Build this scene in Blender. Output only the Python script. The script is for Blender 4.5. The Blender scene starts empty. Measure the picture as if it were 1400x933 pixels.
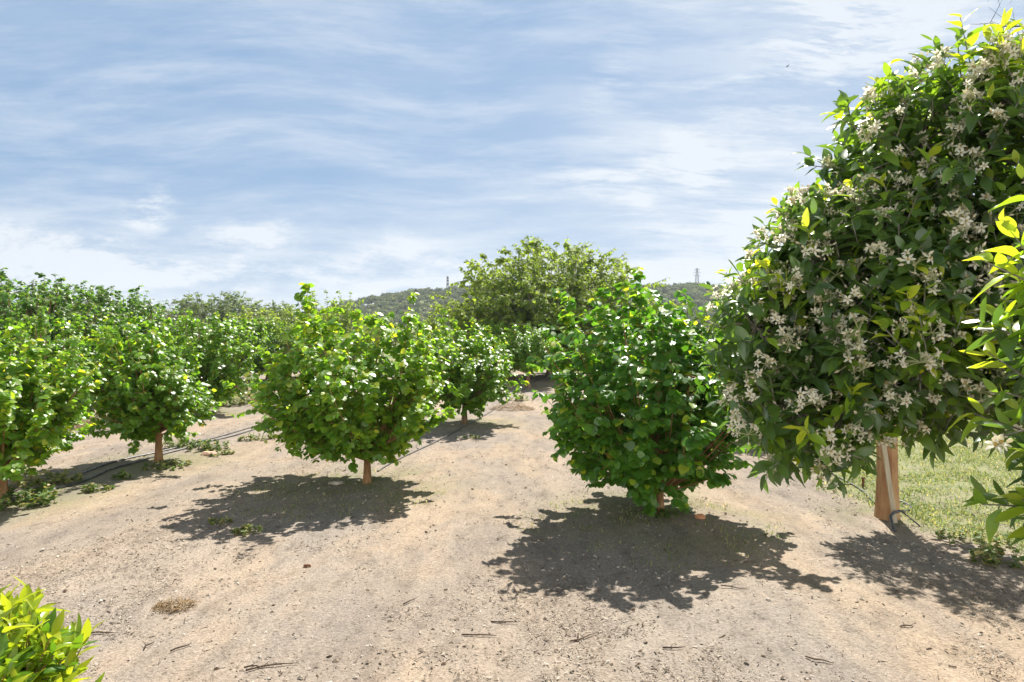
import bpy, math
import numpy as np
from mathutils import Vector

SC = bpy.context.scene
COL = SC.collection
PI = math.pi
FPX, CX, CY, CAMH = 900.0, 700.0, 466.5, 2.0


# ------------------------------------------------------------------ helpers
def G(px, py):
    """ground point seen at that spot of the photograph, as world x, y"""
    d = FPX * CAMH / (py - CY)
    return (px - CX) / FPX * d, d


def W(px, py, d):
    return ((px - CX) / FPX * d, d, CAMH - (py - CY) * d / FPX)


def nrm(v):
    return v / np.maximum(np.linalg.norm(v, axis=-1, keepdims=True), 1e-9)


def vhash(i, j, s):
    h = (i.astype(np.int64) * 374761393 + j.astype(np.int64) * 668265263 + s * 974634777) & 0x7fffffff
    h = ((h ^ (h >> 13)) * 1274126177) & 0x7fffffff
    h = (h ^ (h >> 16)) & 0xffff
    return h / 65535.0


def vnoise(x, y, s=0):
    x = np.asarray(x, float); y = np.asarray(y, float)
    i = np.floor(x); j = np.floor(y)
    u = x - i; v = y - j
    u = u * u * (3 - 2 * u); v = v * v * (3 - 2 * v)
    a = vhash(i, j, s); b = vhash(i + 1, j, s); c = vhash(i, j + 1, s); d = vhash(i + 1, j + 1, s)
    return (a * (1 - u) + b * u) * (1 - v) + (c * (1 - u) + d * u) * v


def fbm(x, y, s=0, o=4):
    t = 0.0; a = 0.5; w = 0.0
    for k in range(o):
        t = t + a * vnoise(x * 2 ** k, y * 2 ** k, s + k * 7); w += a; a *= 0.5
    return t / w


def sstep(a, b, x):
    t = np.clip((x - a) / (b - a), 0, 1)
    return t * t * (3 - 2 * t)


def raw_mesh(name, V, Q=None, T=None, attrs=None, smooth=True):
    """one mesh from arrays: V (n,3), quads Q (m,4), triangles T (k,3)"""
    V = np.asarray(V, np.float32)
    Q = np.zeros((0, 4), np.int32) if Q is None or len(Q) == 0 else np.asarray(Q, np.int32)
    T = np.zeros((0, 3), np.int32) if T is None or len(T) == 0 else np.asarray(T, np.int32)
    me = bpy.data.meshes.new(name)
    me.vertices.add(len(V)); me.vertices.foreach_set('co', V.ravel())
    loops = np.concatenate([Q.ravel(), T.ravel()]).astype(np.int32)
    me.loops.add(len(loops)); me.loops.foreach_set('vertex_index', loops)
    n = len(Q) + len(T)
    start = np.concatenate([np.arange(len(Q)) * 4, len(Q) * 4 + np.arange(len(T)) * 3]).astype(np.int32)
    me.polygons.add(n); me.polygons.foreach_set('loop_start', start)
    me.polygons.foreach_set('use_smooth', np.full(n, smooth))
    me.update(calc_edges=True)
    for k, a in (attrs or {}).items():
        at = me.attributes.new(k, 'FLOAT', 'POINT'); at.data.foreach_set('value', np.asarray(a, np.float32))
    return me


class MB:
    """collects pieces and links them as ONE mesh object"""
    def __init__(self):
        self.V = []; self.Q = []; self.T = []; self.A = []; self.n = 0

    def add(self, V, Q=None, T=None, a=0.0):
        V = np.asarray(V, float)
        if Q is not None and len(Q): self.Q.append(np.asarray(Q) + self.n)
        if T is not None and len(T): self.T.append(np.asarray(T) + self.n)
        self.A.append(np.full(len(V), a) if np.isscalar(a) else np.asarray(a))
        self.V.append(V); self.n += len(V)

    def tube(self, pts, rad, seg=6, a=0.0, cap=True):
        pts = np.asarray(pts, float); n = len(pts)
        rad = np.full(n, rad) if np.isscalar(rad) else np.asarray(rad, float)
        t = nrm(np.gradient(pts, axis=0))
        ref = np.array([0.0, 0, 1]) if abs(t[0][2]) < 0.8 else np.array([1.0, 0, 0])
        x = nrm(np.cross(t, ref)); y = np.cross(t, x)
        an = np.arange(seg) * 2 * PI / seg
        ring = (x[:, None] * np.cos(an)[None, :, None] + y[:, None] * np.sin(an)[None, :, None]) * rad[:, None, None]
        V = (pts[:, None] + ring).reshape(-1, 3)
        i = np.arange(n - 1)[:, None] * seg; k = np.arange(seg)[None]; k2 = (k + 1) % seg
        Q = np.stack([i + k, i + k2, i + seg + k2, i + seg + k], -1).reshape(-1, 4)
        T = []
        if cap:
            V = np.vstack([V, pts[:1], pts[-1:]])
            for k in range(seg):
                T.append((n * seg, (k + 1) % seg, k)); b = (n - 1) * seg
                T.append((n * seg + 1, b + k, b + (k + 1) % seg))
        self.add(V, Q, T, a)

    def box(self, c, s, rot=0.0, a=0.0):
        p = np.array([[-1, -1, -1], [1, -1, -1], [1, 1, -1], [-1, 1, -1], [-1, -1, 1], [1, -1, 1], [1, 1, 1], [-1, 1, 1]]) * 0.5 * np.array(s)
        R = np.array([[math.cos(rot), -math.sin(rot), 0], [math.sin(rot), math.cos(rot), 0], [0, 0, 1]])
        self.add(p @ R.T + np.array(c), [(0, 3, 2, 1), (4, 5, 6, 7), (0, 1, 5, 4), (1, 2, 6, 5), (2, 3, 7, 6), (3, 0, 4, 7)], None, a)

    def rock(self, c, s, rng, a=0.0):
        th = np.linspace(0, PI, 6)[1:-1]; m = 8
        V = [(0, 0, 1.0)]
        for t in th:
            for k in range(m):
                p = 2 * PI * k / m + t
                V.append((math.sin(t) * math.cos(p), math.sin(t) * math.sin(p), math.cos(t)))
        V.append((0, 0, -1.0)); V = np.array(V)
        V *= (1 + rng.uniform(-.22, .18, (len(V), 1)))
        T = []; Q = []
        for k in range(m):
            T.append((0, 1 + k, 1 + (k + 1) % m))
            for r in range(3):
                b = 1 + r * m; Q.append((b + k, b + m + k, b + m + (k + 1) % m, b + (k + 1) % m))
            b = 1 + 3 * m; T.append((b + k, 4 * m + 1, b + (k + 1) % m))
        self.add(V * np.array(s) + np.array(c), Q, T, a)

    def build(self, name, mat, parent=None, smooth=True, origin=None):
        V = np.vstack(self.V)
        if origin is not None: V = V - np.array(origin)
        me = raw_mesh(name, V, np.vstack(self.Q) if self.Q else None, np.vstack(self.T) if self.T else None,
                      {'tint': np.concatenate(self.A)}, smooth)
        me.materials.append(mat)
        return link(name, me, parent, origin)


def link(name, me, parent=None, origin=None):
    o = bpy.data.objects.new(name, me); COL.objects.link(o)
    if parent is not None: o.parent = parent
    if origin is not None: o.location = origin
    return o


def tag(o, label=None, cat=None, group=None, kind=None):
    if label: o['label'] = label
    if cat: o['category'] = cat
    if group: o['group'] = group
    if kind: o['kind'] = kind
    return o


def empty(name, loc, label, cat, group=None, rz=0.0, sc=1.0):
    o = bpy.data.objects.new(name, None); COL.objects.link(o)
    o.location = loc; o.rotation_euler = (0, 0, rz); o.scale = (sc, sc, sc); o.empty_display_size = 0.2
    return tag(o, label, cat, group)


def dup(root, loc, label, rz=0.0, sc=(1, 1, 1), group=None):
    r = root.copy(); COL.objects.link(r)
    r.location = loc; r.rotation_euler = (0, 0, rz); r.scale = sc; r['label'] = label
    if group: r['group'] = group
    for ch in list(root.children):
        c = ch.copy(); COL.objects.link(c); c.parent = r
    return r


# ------------------------------------------------------------------ materials
def new_mat(name):
    m = bpy.data.materials.new(name); m.use_nodes = True
    nt = m.node_tree; nt.nodes.clear()
    out = nt.nodes.new('ShaderNodeOutputMaterial')
    return m, nt, out


def nd(nt, typ, **kw):
    n = nt.nodes.new(typ)
    for k, v in kw.items():
        if k.startswith('i_'):
            n.inputs[k[2:].replace('_', ' ')].default_value = v
        else:
            setattr(n, k, v)
    return n


def ramp(nt, fac, stops, interp='LINEAR'):
    r = nt.nodes.new('ShaderNodeValToRGB'); cr = r.color_ramp; cr.interpolation = interp
    while len(cr.elements) > 1: cr.elements.remove(cr.elements[-1])
    cr.elements[0].position = stops[0][0]; cr.elements[0].color = (*stops[0][1], 1)
    for p, c in stops[1:]:
        e = cr.elements.new(p); e.color = (*c, 1)
    nt.links.new(fac, r.inputs[0])
    return r.outputs[0]


def mixc(nt, fac, a, b, blend='MIX'):
    m = nt.nodes.new('ShaderNodeMix'); m.data_type = 'RGBA'; m.blend_type = blend
    for s, v in ((m.inputs[0], fac), (m.inputs[6], a), (m.inputs[7], b)):
        if isinstance(v, (int, float)): s.default_value = v
        elif isinstance(v, tuple): s.default_value = (*v, 1)
        else: nt.links.new(v, s)
    return m.outputs[2]


def math_n(nt, op, a, b=None, clamp=False):
    m = nt.nodes.new('ShaderNodeMath'); m.operation = op; m.use_clamp = clamp
    for s, v in ((m.inputs[0], a), (m.inputs[1], b)):
        if v is None: continue
        if isinstance(v, (int, float)): s.default_value = v
        else: nt.links.new(v, s)
    return m.outputs[0]


def leaf_mat(name, stops, trans=0.42, tmul=(2.0, 1.9, 1.0), rough=0.4, spec=0.5, back=0.35):
    m, nt, out = new_mat(name)
    a = nd(nt, 'ShaderNodeAttribute', attribute_name='tint')
    c = ramp(nt, a.outputs['Fac'], stops)
    geo = nd(nt, 'ShaderNodeNewGeometry')
    pale = mixc(nt, 0.3, c, (0.20, 0.26, 0.14))
    bk = math_n(nt, 'MULTIPLY', geo.outputs['Backfacing'], back)
    c2 = mixc(nt, bk, c, pale)
    p = nd(nt, 'ShaderNodeBsdfPrincipled')
    nt.links.new(c2, p.inputs['Base Color'])
    rr = math_n(nt, 'ADD', math_n(nt, 'MULTIPLY', geo.outputs['Backfacing'], 0.25), rough)
    nt.links.new(rr, p.inputs['Roughness'])
    p.inputs['Specular IOR Level'].default_value = spec
    t = nd(nt, 'ShaderNodeBsdfTranslucent')
    nt.links.new(mixc(nt, 1.0, c, tmul, 'MULTIPLY'), t.inputs['Color'])
    mx = nd(nt, 'ShaderNodeMixShader'); mx.inputs[0].default_value = trans
    nt.links.new(p.outputs[0], mx.inputs[1]); nt.links.new(t.outputs[0], mx.inputs[2])
    nt.links.new(mx.outputs[0], out.inputs[0])
    return m


def noise_mat(name, stops, scale=8.0, rough=0.85, bump=0.3, detail=6.0, stretch=(1, 1, 1), spec=0.3, bscale=None, bdist=0.02, metal=0.0):
    m, nt, out = new_mat(name)
    tc = nd(nt, 'ShaderNodeTexCoord'); mp = nd(nt, 'ShaderNodeMapping'); mp.inputs['Scale'].default_value = stretch
    nt.links.new(tc.outputs['Object'], mp.inputs[0])
    n = nd(nt, 'ShaderNodeTexNoise', i_Scale=scale, i_Detail=detail, i_Roughness=0.65)
    nt.links.new(mp.outputs[0], n.inputs['Vector'])
    p = nd(nt, 'ShaderNodeBsdfPrincipled', i_Roughness=rough, i_Metallic=metal)
    p.inputs['Specular IOR Level'].default_value = spec
    nt.links.new(ramp(nt, n.outputs['Fac'], stops), p.inputs['Base Color'])
    n2 = nd(nt, 'ShaderNodeTexNoise', i_Scale=bscale or scale * 3, i_Detail=5.0)
    nt.links.new(mp.outputs[0], n2.inputs['Vector'])
    b = nd(nt, 'ShaderNodeBump', i_Strength=bump, i_Distance=bdist)
    nt.links.new(n2.outputs['Fac'], b.inputs['Height']); nt.links.new(b.outputs[0], p.inputs['Normal'])
    nt.links.new(p.outputs[0], out.inputs[0])
    return m


def tint_mat(name, stops, rough=0.8, trans=0.0, spec=0.3):
    m, nt, out = new_mat(name)
    a = nd(nt, 'ShaderNodeAttribute', attribute_name='tint')
    c = ramp(nt, a.outputs['Fac'], stops)
    p = nd(nt, 'ShaderNodeBsdfPrincipled', i_Roughness=rough); p.inputs['Specular IOR Level'].default_value = spec
    nt.links.new(c, p.inputs['Base Color'])
    if trans:
        t = nd(nt, 'ShaderNodeBsdfTranslucent'); nt.links.new(c, t.inputs['Color'])
        mx = nd(nt, 'ShaderNodeMixShader'); mx.inputs[0].default_value = trans
        nt.links.new(p.outputs[0], mx.inputs[1]); nt.links.new(t.outputs[0], mx.inputs[2]); nt.links.new(mx.outputs[0], out.inputs[0])
    else:
        nt.links.new(p.outputs[0], out.inputs[0])
    return m


M = {}
M['leaf'] = leaf_mat('orchard_leaf', [(0.0, (.075, .18, .016)), (.4, (.12, .25, .020)), (.7, (.18, .32, .024)), (.9, (.30, .40, .027)), (1, (.45, .45, .03))], trans=.52, rough=.43, spec=1.0)
M['leaf_deep'] = leaf_mat('orchard_leaf_deep', [(0.0, (.058, .165, .018)), (.45, (.095, .235, .022)), (.75, (.15, .30, .026)), (.92, (.28, .40, .027)), (1, (.45, .45, .03))], trans=.5, rough=.42, spec=1.0)
M['leaf_far'] = leaf_mat('tree_leaf_dark', [(0.0, (.055, .14, .016)), (.5, (.10, .21, .025)), (.85, (.17, .27, .03)), (1, (.25, .32, .03))], trans=.5, rough=.45, spec=.9)
M['leaf_walnut'] = leaf_mat('walnut_leaf', [(0.0, (.13, .20, .035)), (.5, (.185, .27, .045)), (1, (.27, .34, .05))], trans=.52, rough=.6, spec=.2)
M['leaf_pale'] = leaf_mat('pale_leaf', [(0.0, (.11, .17, .04)), (.5, (.19, .26, .05)), (1, (.28, .34, .06))], trans=.5, rough=.5)
M['leaf_wood'] = leaf_mat('woodland_leaf', [(0.0, (.075, .12, .05)), (.5, (.12, .17, .07)), (1, (.17, .22, .09))], trans=.5, rough=.6, spec=.2)
M['pine'] = leaf_mat('pine_needles', [(0.0, (.03, .052, .024)), (.5, (.07, .10, .045)), (.85, (.12, .145, .07)), (1, (.18, .17, .11))], trans=.4, rough=.7, spec=.15)
M['citrus'] = leaf_mat('citrus_leaf', [(0.0, (.055, .115, .032)), (.45, (.095, .175, .036)), (.7, (.15, .27, .030)), (.85, (.22, .36, .025)), (1, (.42, .48, .035))], trans=.44, rough=.36, spec=1.0, tmul=(2.1, 2.0, .8))
M['shrub'] = leaf_mat('lance_leaf', [(0.0, (.035, .09, .012)), (.4, (.10, .22, .018)), (.75, (.22, .33, .022)), (1, (.36, .42, .03))], trans=.42, rough=.25, spec=.55, tmul=(1.7, 1.6, .7))
M['weed'] = leaf_mat('weed_leaf', [(0.0, (.05, .11, .025)), (.5, (.12, .19, .045)), (.8, (.24, .26, .09)), (1, (.42, .34, .17))], trans=.3, rough=.6, spec=.3)
M['grass'] = leaf_mat('grass_blade', [(0.0, (.065, .13, .027)), (.4, (.13, .20, .05)), (.72, (.25, .26, .11)), (1, (.52, .45, .22))], trans=.45, rough=.6, spec=.3)
M['dry'] = tint_mat('dry_stems', [(0, (.24, .15, .07)), (.5, (.42, .29, .15)), (1, (.55, .42, .25))], trans=.2)
M['litter'] = tint_mat('dry_litter', [(0, (.04, .027, .018)), (.35, (.12, .08, .05)), (.6, (.22, .167, .118)), (.85, (.36, .305, .235)), (1, (.52, .47, .395))], rough=.75)
M['petal'] = tint_mat('blossom_petal', [(0, (.62, .46, .14)), (.3, (.55, .58, .30)), (.6, (.90, .83, .64)), (1, (.93, .90, .76))], rough=.45, trans=.5)
M['bark'] = noise_mat('orchard_bark', [(.3, (.10, .062, .035)), (.5, (.20, .125, .07)), (.7, (.32, .22, .14))], scale=14, stretch=(1, 1, .3), bump=.6)
M['bark_warm'] = noise_mat('warm_bark', [(.3, (.17, .085, .035)), (.5, (.30, .16, .07)), (.7, (.42, .26, .14))], scale=14, stretch=(1, 1, .3), bump=.5)
M['bark_grey'] = noise_mat('grey_bark', [(.3, (.12, .105, .085)), (.5, (.22, .20, .17)), (.7, (.34, .31, .27))], scale=5, stretch=(1, 1, .3), bump=.6)
M['twig_dark'] = noise_mat('dark_twig', [(.3, (.03, .024, .028)), (.7, (.08, .065, .07))], scale=9, bump=.3)
M['guard'] = noise_mat('brown_wrap', [(.28, (.20, .10, .05)), (.42, (.36, .19, .09)), (.55, (.44, .26, .13)), (.75, (.56, .38, .23))], scale=7, stretch=(1, 1, .3), rough=.85, bump=.6, bscale=30, bdist=.008)
M['lath'] = noise_mat('weathered_lath', [(.3, (.34, .27, .18)), (.5, (.46, .39, .28)), (.7, (.56, .49, .38))], scale=6, stretch=(6, 6, .6), bump=.3, bdist=.003)
M['hose'] = noise_mat('dusty_black_hose', [(.35, (.030, .030, .032)), (.55, (.075, .073, .072)), (.75, (.20, .185, .165))], scale=9, rough=.38, bump=.1, spec=.5)
M['pipe'] = noise_mat('grey_pipe', [(.35, (.25, .26, .27)), (.65, (.45, .46, .48))], scale=9, rough=.4, bump=.1, spec=.5)
M['rust'] = noise_mat('rusty_metal', [(.35, (.10, .045, .022)), (.65, (.26, .12, .055))], scale=30, bump=.4)
M['steel'] = noise_mat('galvanised_steel', [(.35, (.16, .17, .18)), (.65, (.26, .27, .29))], scale=3, bump=.05, rough=.55, metal=.3)
M['stone'] = noise_mat('pale_stone', [(.35, (.34, .30, .25)), (.65, (.52, .47, .40))], scale=9, bump=.5)
M['pink_stone'] = noise_mat('pink_stone', [(.35, (.50, .30, .22)), (.65, (.66, .46, .36))], scale=9, bump=.5)
M['terracotta'] = noise_mat('terracotta', [(.35, (.48, .20, .09)), (.65, (.62, .32, .17))], scale=9, bump=.4)
M['stump'] = noise_mat('cut_stump', [(.3, (.30, .19, .09)), (.5, (.46, .32, .17)), (.7, (.58, .45, .28))], scale=6, stretch=(4, 4, .6), bump=.8)
M['fencewood'] = noise_mat('old_fence_wood', [(.3, (.10, .07, .05)), (.7, (.22, .16, .11))], scale=6, bump=.4)
M['bird'] = noise_mat('dark_feather', [(.3, (.015, .015, .017)), (.7, (.05, .05, .055))], scale=12, bump=.1)


# ------------------------------------------------------------------ terrain and ground
ROWDIR = 0.14          # the rows drift 0.14 m to the right per metre of depth
TREE_BASES = []        # filled below with (x, y, r) for moss, painted shade and litter

RIDGE_PX = [-400, 100, 300, 420, 505, 560, 612, 660, 740, 820, 880, 953, 980, 1010, 1045, 1150, 1300, 1700]
RIDGE_PY = [452, 446, 440, 424, 405, 397, 394, 390, 386, 387, 390, 388, 391, 386, 383, 380, 381, 392]


def terrain(x, y):
    x = np.asarray(x, float); y = np.asarray(y, float)
    h = 7.5 * sstep(45, 330, y)
    px = CX + FPX * x / np.maximum(y, 40)
    ry = np.interp(px, RIDGE_PX, RIDGE_PY)
    top = np.maximum((CY - ry) * 500.0 / FPX + 2 - 6.5, 7.6)
    h = h + (top - 7.5) * sstep(330, 500, y) * (1 - .35 * sstep(520, 760, y))
    h = h + 1.6 * (fbm(x / 28, y / 28, 5, 3) - .5) * sstep(300, 380, y)
    return h


def relief(x, y):
    """clods, wheel ruts and hollows near the camera"""
    x = np.asarray(x, float); y = np.asarray(y, float)
    near = 1 - sstep(30, 60, y)
    u = x - ROWDIR * y
    h = .05 * (fbm(x / 1.6, y / 1.6, 31, 3) - .5) + .022 * (fbm(u / .22, y / .5, 32, 3) - .5)
    for c in (-.55, .75):
        h = h - .025 * np.exp(-((u - c) / .22) ** 2)
    return h * near


def gz(x, y):
    return float(terrain(x, y) + relief(x, y))


def grow(a, b, s0, k, c):
    """coordinates from a to b, step s0 near c growing with distance"""
    out = [c]
    v = c
    while v < b: v += s0 + k * max(0, v - c); out.append(v)
    v = c; lo = []
    while v > a: v -= s0 + k * max(0, c - v); lo.append(v)
    return np.array(lo[::-1] + out)


def build_ground():
    ys = np.concatenate([np.arange(-30, -2, 1.5), np.arange(-2, 3.2, .12), np.arange(3.2, 11, .03), grow(11, 1500, .034, .016, 11)])
    xs = np.concatenate([-np.arange(9, 0, -.04), np.arange(0, 9, .04)])
    ext = grow(9, 1500, .05, .03, 9)
    xs = np.concatenate([-ext[::-1], xs, ext])
    xs = np.unique(np.round(xs, 4)); ys = np.unique(np.round(ys, 4))
    X, Y = np.meshgrid(xs, ys)
    Z = terrain(X, Y) + relief(X, Y)
    n, m = X.shape
    V = np.stack([X, Y, Z], -1).reshape(-1, 3)
    i = np.arange(n - 1)[:, None] * m; k = np.arange(m - 1)[None]
    Q = np.stack([i + k, i + k + 1, i + m + k + 1, i + m + k], -1).reshape(-1, 4)
    x = V[:, 0]; y = V[:, 1]; u = x - ROWDIR * y
    moss_shade = np.zeros(len(V))
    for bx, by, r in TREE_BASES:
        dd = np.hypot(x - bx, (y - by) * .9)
        moss_shade = np.maximum(moss_shade, 1 - sstep(r * .2, r * 1.5, dd))
    moss_shade = moss_shade * sstep(.28, .55, fbm(x / .5, y / .5, 71, 4))  # green growth round tree feet, its tint also deepens the shade there
    grass = grass_mask(x, y)
    field = sstep(40, 70, y + 12 * (fbm(x / 9, y / 9, 3, 3) - .5))
    me = raw_mesh('ground', V, Q, None, {'moss_shade': moss_shade, 'grass': grass, 'field': field, 'drift': u})
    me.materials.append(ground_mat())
    return tag(link('ground', me), 'bare sandy orchard soil with wheel tracks and dry litter', 'ground', kind='structure')


def grass_mask(x, y):
    w = .9 * (fbm(x / .8, y / .8, 44, 4) - .5)
    b = np.interp(y, [0, 5.4, 6.2, 7.2, 8.5, 10.4, 14, 20, 60], [9, 5.4, 4.65, 4.3, 4.15, 4.4, 4.8, 6.0, 14])
    g = sstep(-.25, .5, x - b + w)
    return g * (1 - sstep(40, 60, y)) * sstep(3.8, 5.4, y)


def ground_mat():
    m, nt, out = new_mat('orchard_soil')
    L = nt.links.new
    tc = nd(nt, 'ShaderNodeTexCoord')
    mp = nd(nt, 'ShaderNodeMapping'); mp.inputs['Rotation'].default_value = (0, 0, math.atan(ROWDIR)); mp.inputs['Scale'].default_value = (1, .45, 1)
    L(tc.outputs['Object'], mp.inputs[0])
    big = nd(nt, 'ShaderNodeTexNoise', i_Scale=.75, i_Detail=5.0, i_Roughness=.6); L(mp.outputs[0], big.inputs['Vector'])
    mid = nd(nt, 'ShaderNodeTexNoise', i_Scale=5.0, i_Detail=8.0, i_Roughness=.72); L(mp.outputs[0], mid.inputs['Vector'])
    fine = nd(nt, 'ShaderNodeTexNoise', i_Scale=42.0, i_Detail=6.0, i_Roughness=.75); L(tc.outputs['Object'], fine.inputs['Vector'])
    grit = nd(nt, 'ShaderNodeTexVoronoi', i_Scale=75.0); L(tc.outputs['Object'], grit.inputs['Vector'])
    c1 = ramp(nt, big.outputs['Fac'], [(.32, (.225, .193, .164)), (.46, (.284, .238, .193)), (.58, (.335, .264, .195)), (.72, (.355, .292, .226))])
    # grey gravelly band along the middle of each alley
    dr = nd(nt, 'ShaderNodeAttribute', attribute_name='drift')
    wob = math_n(nt, 'ADD', dr.outputs['Fac'], math_n(nt, 'MULTIPLY', math_n(nt, 'SUBTRACT', big.outputs['Fac'], .5), 5.0))
    band = math_n(nt, 'PINGPONG', math_n(nt, 'ADD', wob, 1.6), 2.0)
    bandf = ramp(nt, math_n(nt, 'DIVIDE', band, 2.0), [(.35, (0, 0, 0)), (.85, (1, 1, 1))])
    c2 = mixc(nt, math_n(nt, 'MULTIPLY', bandf, .55), c1, (.272, .24, .208))
    mp3 = nd(nt, 'ShaderNodeMapping'); mp3.inputs['Rotation'].default_value = (0, 0, math.atan(ROWDIR)); mp3.inputs['Scale'].default_value = (1, .10, 1); L(tc.outputs['Object'], mp3.inputs[0])
    trk = nd(nt, 'ShaderNodeTexNoise', i_Scale=2.6, i_Detail=5.0, i_Roughness=.55); L(mp3.outputs[0], trk.inputs['Vector'])
    c2 = mixc(nt, .32, c2, ramp(nt, trk.outputs['Fac'], [(.34, (.66, .64, .63)), (.5, (1, 1, 1)), (.66, (1.16, 1.14, 1.10))]), 'MULTIPLY')
    c3 = mixc(nt, .7, c2, ramp(nt, mid.outputs['Fac'], [(.3, (.45, .43, .42)), (.47, (.98, .98, .98)), (.70, (1.25, 1.23, 1.2))]), 'MULTIPLY')
    c4 = mixc(nt, .72, c3, ramp(nt, fine.outputs['Fac'], [(.32, (.34, .30, .27)), (.44, (.82, .81, .80)), (.57, (1.05, 1.05, 1.05)), (.70, (1.6, 1.57, 1.52))]), 'MULTIPLY')
    c5 = mixc(nt, .35, c4, ramp(nt, grit.outputs['Color'], [(.1, (.55, .52, .5)), (.5, (1, 1, 1)), (.9, (1.3, 1.28, 1.25))]), 'MULTIPLY')
    ms = nd(nt, 'ShaderNodeAttribute', attribute_name='moss_shade')
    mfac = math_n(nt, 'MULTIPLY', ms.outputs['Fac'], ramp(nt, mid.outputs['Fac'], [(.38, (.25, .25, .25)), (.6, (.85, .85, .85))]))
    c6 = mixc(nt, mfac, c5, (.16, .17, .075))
    gr = nd(nt, 'ShaderNodeAttribute', attribute_name='grass')
    gfac = math_n(nt, 'MULTIPLY', gr.outputs['Fac'], ramp(nt, mid.outputs['Fac'], [(.3, (.35, .35, .35)), (.6, (.9, .9, .9))]))
    c7 = mixc(nt, gfac, c6, ramp(nt, fine.outputs['Fac'], [(.35, (.12, .16, .05)), (.6, (.27, .28, .13))]))
    fl = nd(nt, 'ShaderNodeAttribute', attribute_name='field')
    fbig = nd(nt, 'ShaderNodeTexNoise', i_Scale=.06, i_Detail=6.0); L(tc.outputs['Object'], fbig.inputs['Vector'])
    c8 = mixc(nt, fl.outputs['Fac'], c7, ramp(nt, fbig.outputs['Fac'], [(.35, (.10, .14, .05)), (.5, (.20, .22, .10)), (.65, (.32, .29, .17))]))
    p = nd(nt, 'ShaderNodeBsdfPrincipled', i_Roughness=.95); p.inputs['Specular IOR Level'].default_value = .12
    L(c8, p.inputs['Base Color'])
    b1 = nd(nt, 'ShaderNodeBump', i_Strength=.55, i_Distance=.03); L(mid.outputs['Fac'], b1.inputs['Height'])
    hsum = math_n(nt, 'ADD', fine.outputs['Fac'], math_n(nt, 'MULTIPLY', grit.outputs['Distance'], .6))
    b2 = nd(nt, 'ShaderNodeBump', i_Strength=.6, i_Distance=.012); L(hsum, b2.inputs['Height']); L(b1.outputs[0], b2.inputs['Normal'])
    L(b2.outputs[0], p.inputs['Normal']); L(p.outputs[0], out.inputs[0])
    return m


# ------------------------------------------------------------------ foliage
def leaf_round():
    V = np.array([(0, 0, 0), (0, .36, -.03), (0, .72, -.05), (0, 1.08, -.16), (-.40, .16, .05), (-.50, .58, .02), (.40, .16, .05), (.50, .58, .02), (-.30, .88, -.05), (.30, .88, -.05)])
    T = [(0, 1, 4), (1, 5, 4), (1, 2, 5), (2, 8, 5), (2, 3, 8), (0, 6, 1), (1, 6, 7), (1, 7, 2), (2, 7, 9), (2, 9, 3)]
    return V, T


def leaf_simple():
    V = np.array([(0, 0, 0), (-.42, .45, .05), (0, 1.0, -.08), (.42, .45, .05), (0, .45, -.03)])
    T = [(0, 4, 1), (1, 4, 2), (0, 3, 4), (4, 3, 2)]
    return V, T


def leaf_lance(width=.2, curl=.12, fold=.12, n=7, seed=0):
    """long pointed leaf with a keel, made of two strips"""
    V = []; T = []
    for k in range(n):
        t = k / (n - 1)
        w = width * (math.sin(PI * min(1, t * 1.02)) ** .75) * (1.12 - .25 * t) if 0 < k < n - 1 else 0.004
        z = -curl * t * t + .03 * math.sin(3 * t + seed)
        wav = .018 * math.sin(9 * t + seed * 2)
        V += [(-w, t, z + fold * w / .2 * .5 + wav), (0.02 * math.sin(seed + 2 * t), t, z), (w, t, z + fold * w / .2 * .5 - wav)]
    for k in range(n - 1):
        a = 3 * k; b = a + 3
        T += [(a, a + 1, b + 1), (a, b + 1, b), (a + 1, a + 2, b + 2), (a + 1, b + 2, b + 1)]
    return np.array(V), T


LEAF = {'round': [leaf_round()], 'simple': [leaf_simple()],
        'citrus': [leaf_lance(.21, .10, .10, 7, 0), leaf_lance(.23, .22, .16, 7, 1), leaf_lance(.19, .02, .14, 7, 2), leaf_lance(.22, .34, .08, 7, 3)],
        'citrus_far': [leaf_lance(.21, .15, .12, 4, 0)],
        'lance': [leaf_lance(.145, .06, .18, 7, 0), leaf_lance(.13, .22, .20, 7, 1), leaf_lance(.16, -.05, .14, 7, 2)]}


def leaves_into(mb, kind, pos, ax, up, size, tint, rng):
    """instances of the leaf shapes: axis ax, blade normal near up"""
    ax = nrm(ax); x = nrm(np.cross(ax, up)); n = np.cross(x, ax)
    var = rng.integers(0, len(LEAF[kind]), len(pos))
    for v, (LV, LT) in enumerate(LEAF[kind]):
        s = var == v
        if not s.any(): continue
        P = pos[s]; k = len(LV); N = len(P)
        B = np.stack([x[s], ax[s], n[s]], 1)
        w = rng.uniform(.85, 1.15, (N, 1, 1))
        lv = LV[None] * np.concatenate([w, np.ones((N, 1, 1)), rng.uniform(.2, 2.2, (N, 1, 1))], -1)
        V = np.einsum('nki,nij->nkj', lv, B) * size[s][:, None, None] + P[:, None]
        T = (np.arange(N)[:, None, None] * k + np.array(LT)[None]).reshape(-1, 3)
        mb.add(V.reshape(-1, 3), None, T, np.repeat(tint[s], k))


def bez(a, b, c, n):
    t = np.linspace(0, 1, n)[:, None]
    return (1 - t) ** 2 * a + 2 * t * (1 - t) * b + t * t * c


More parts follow.
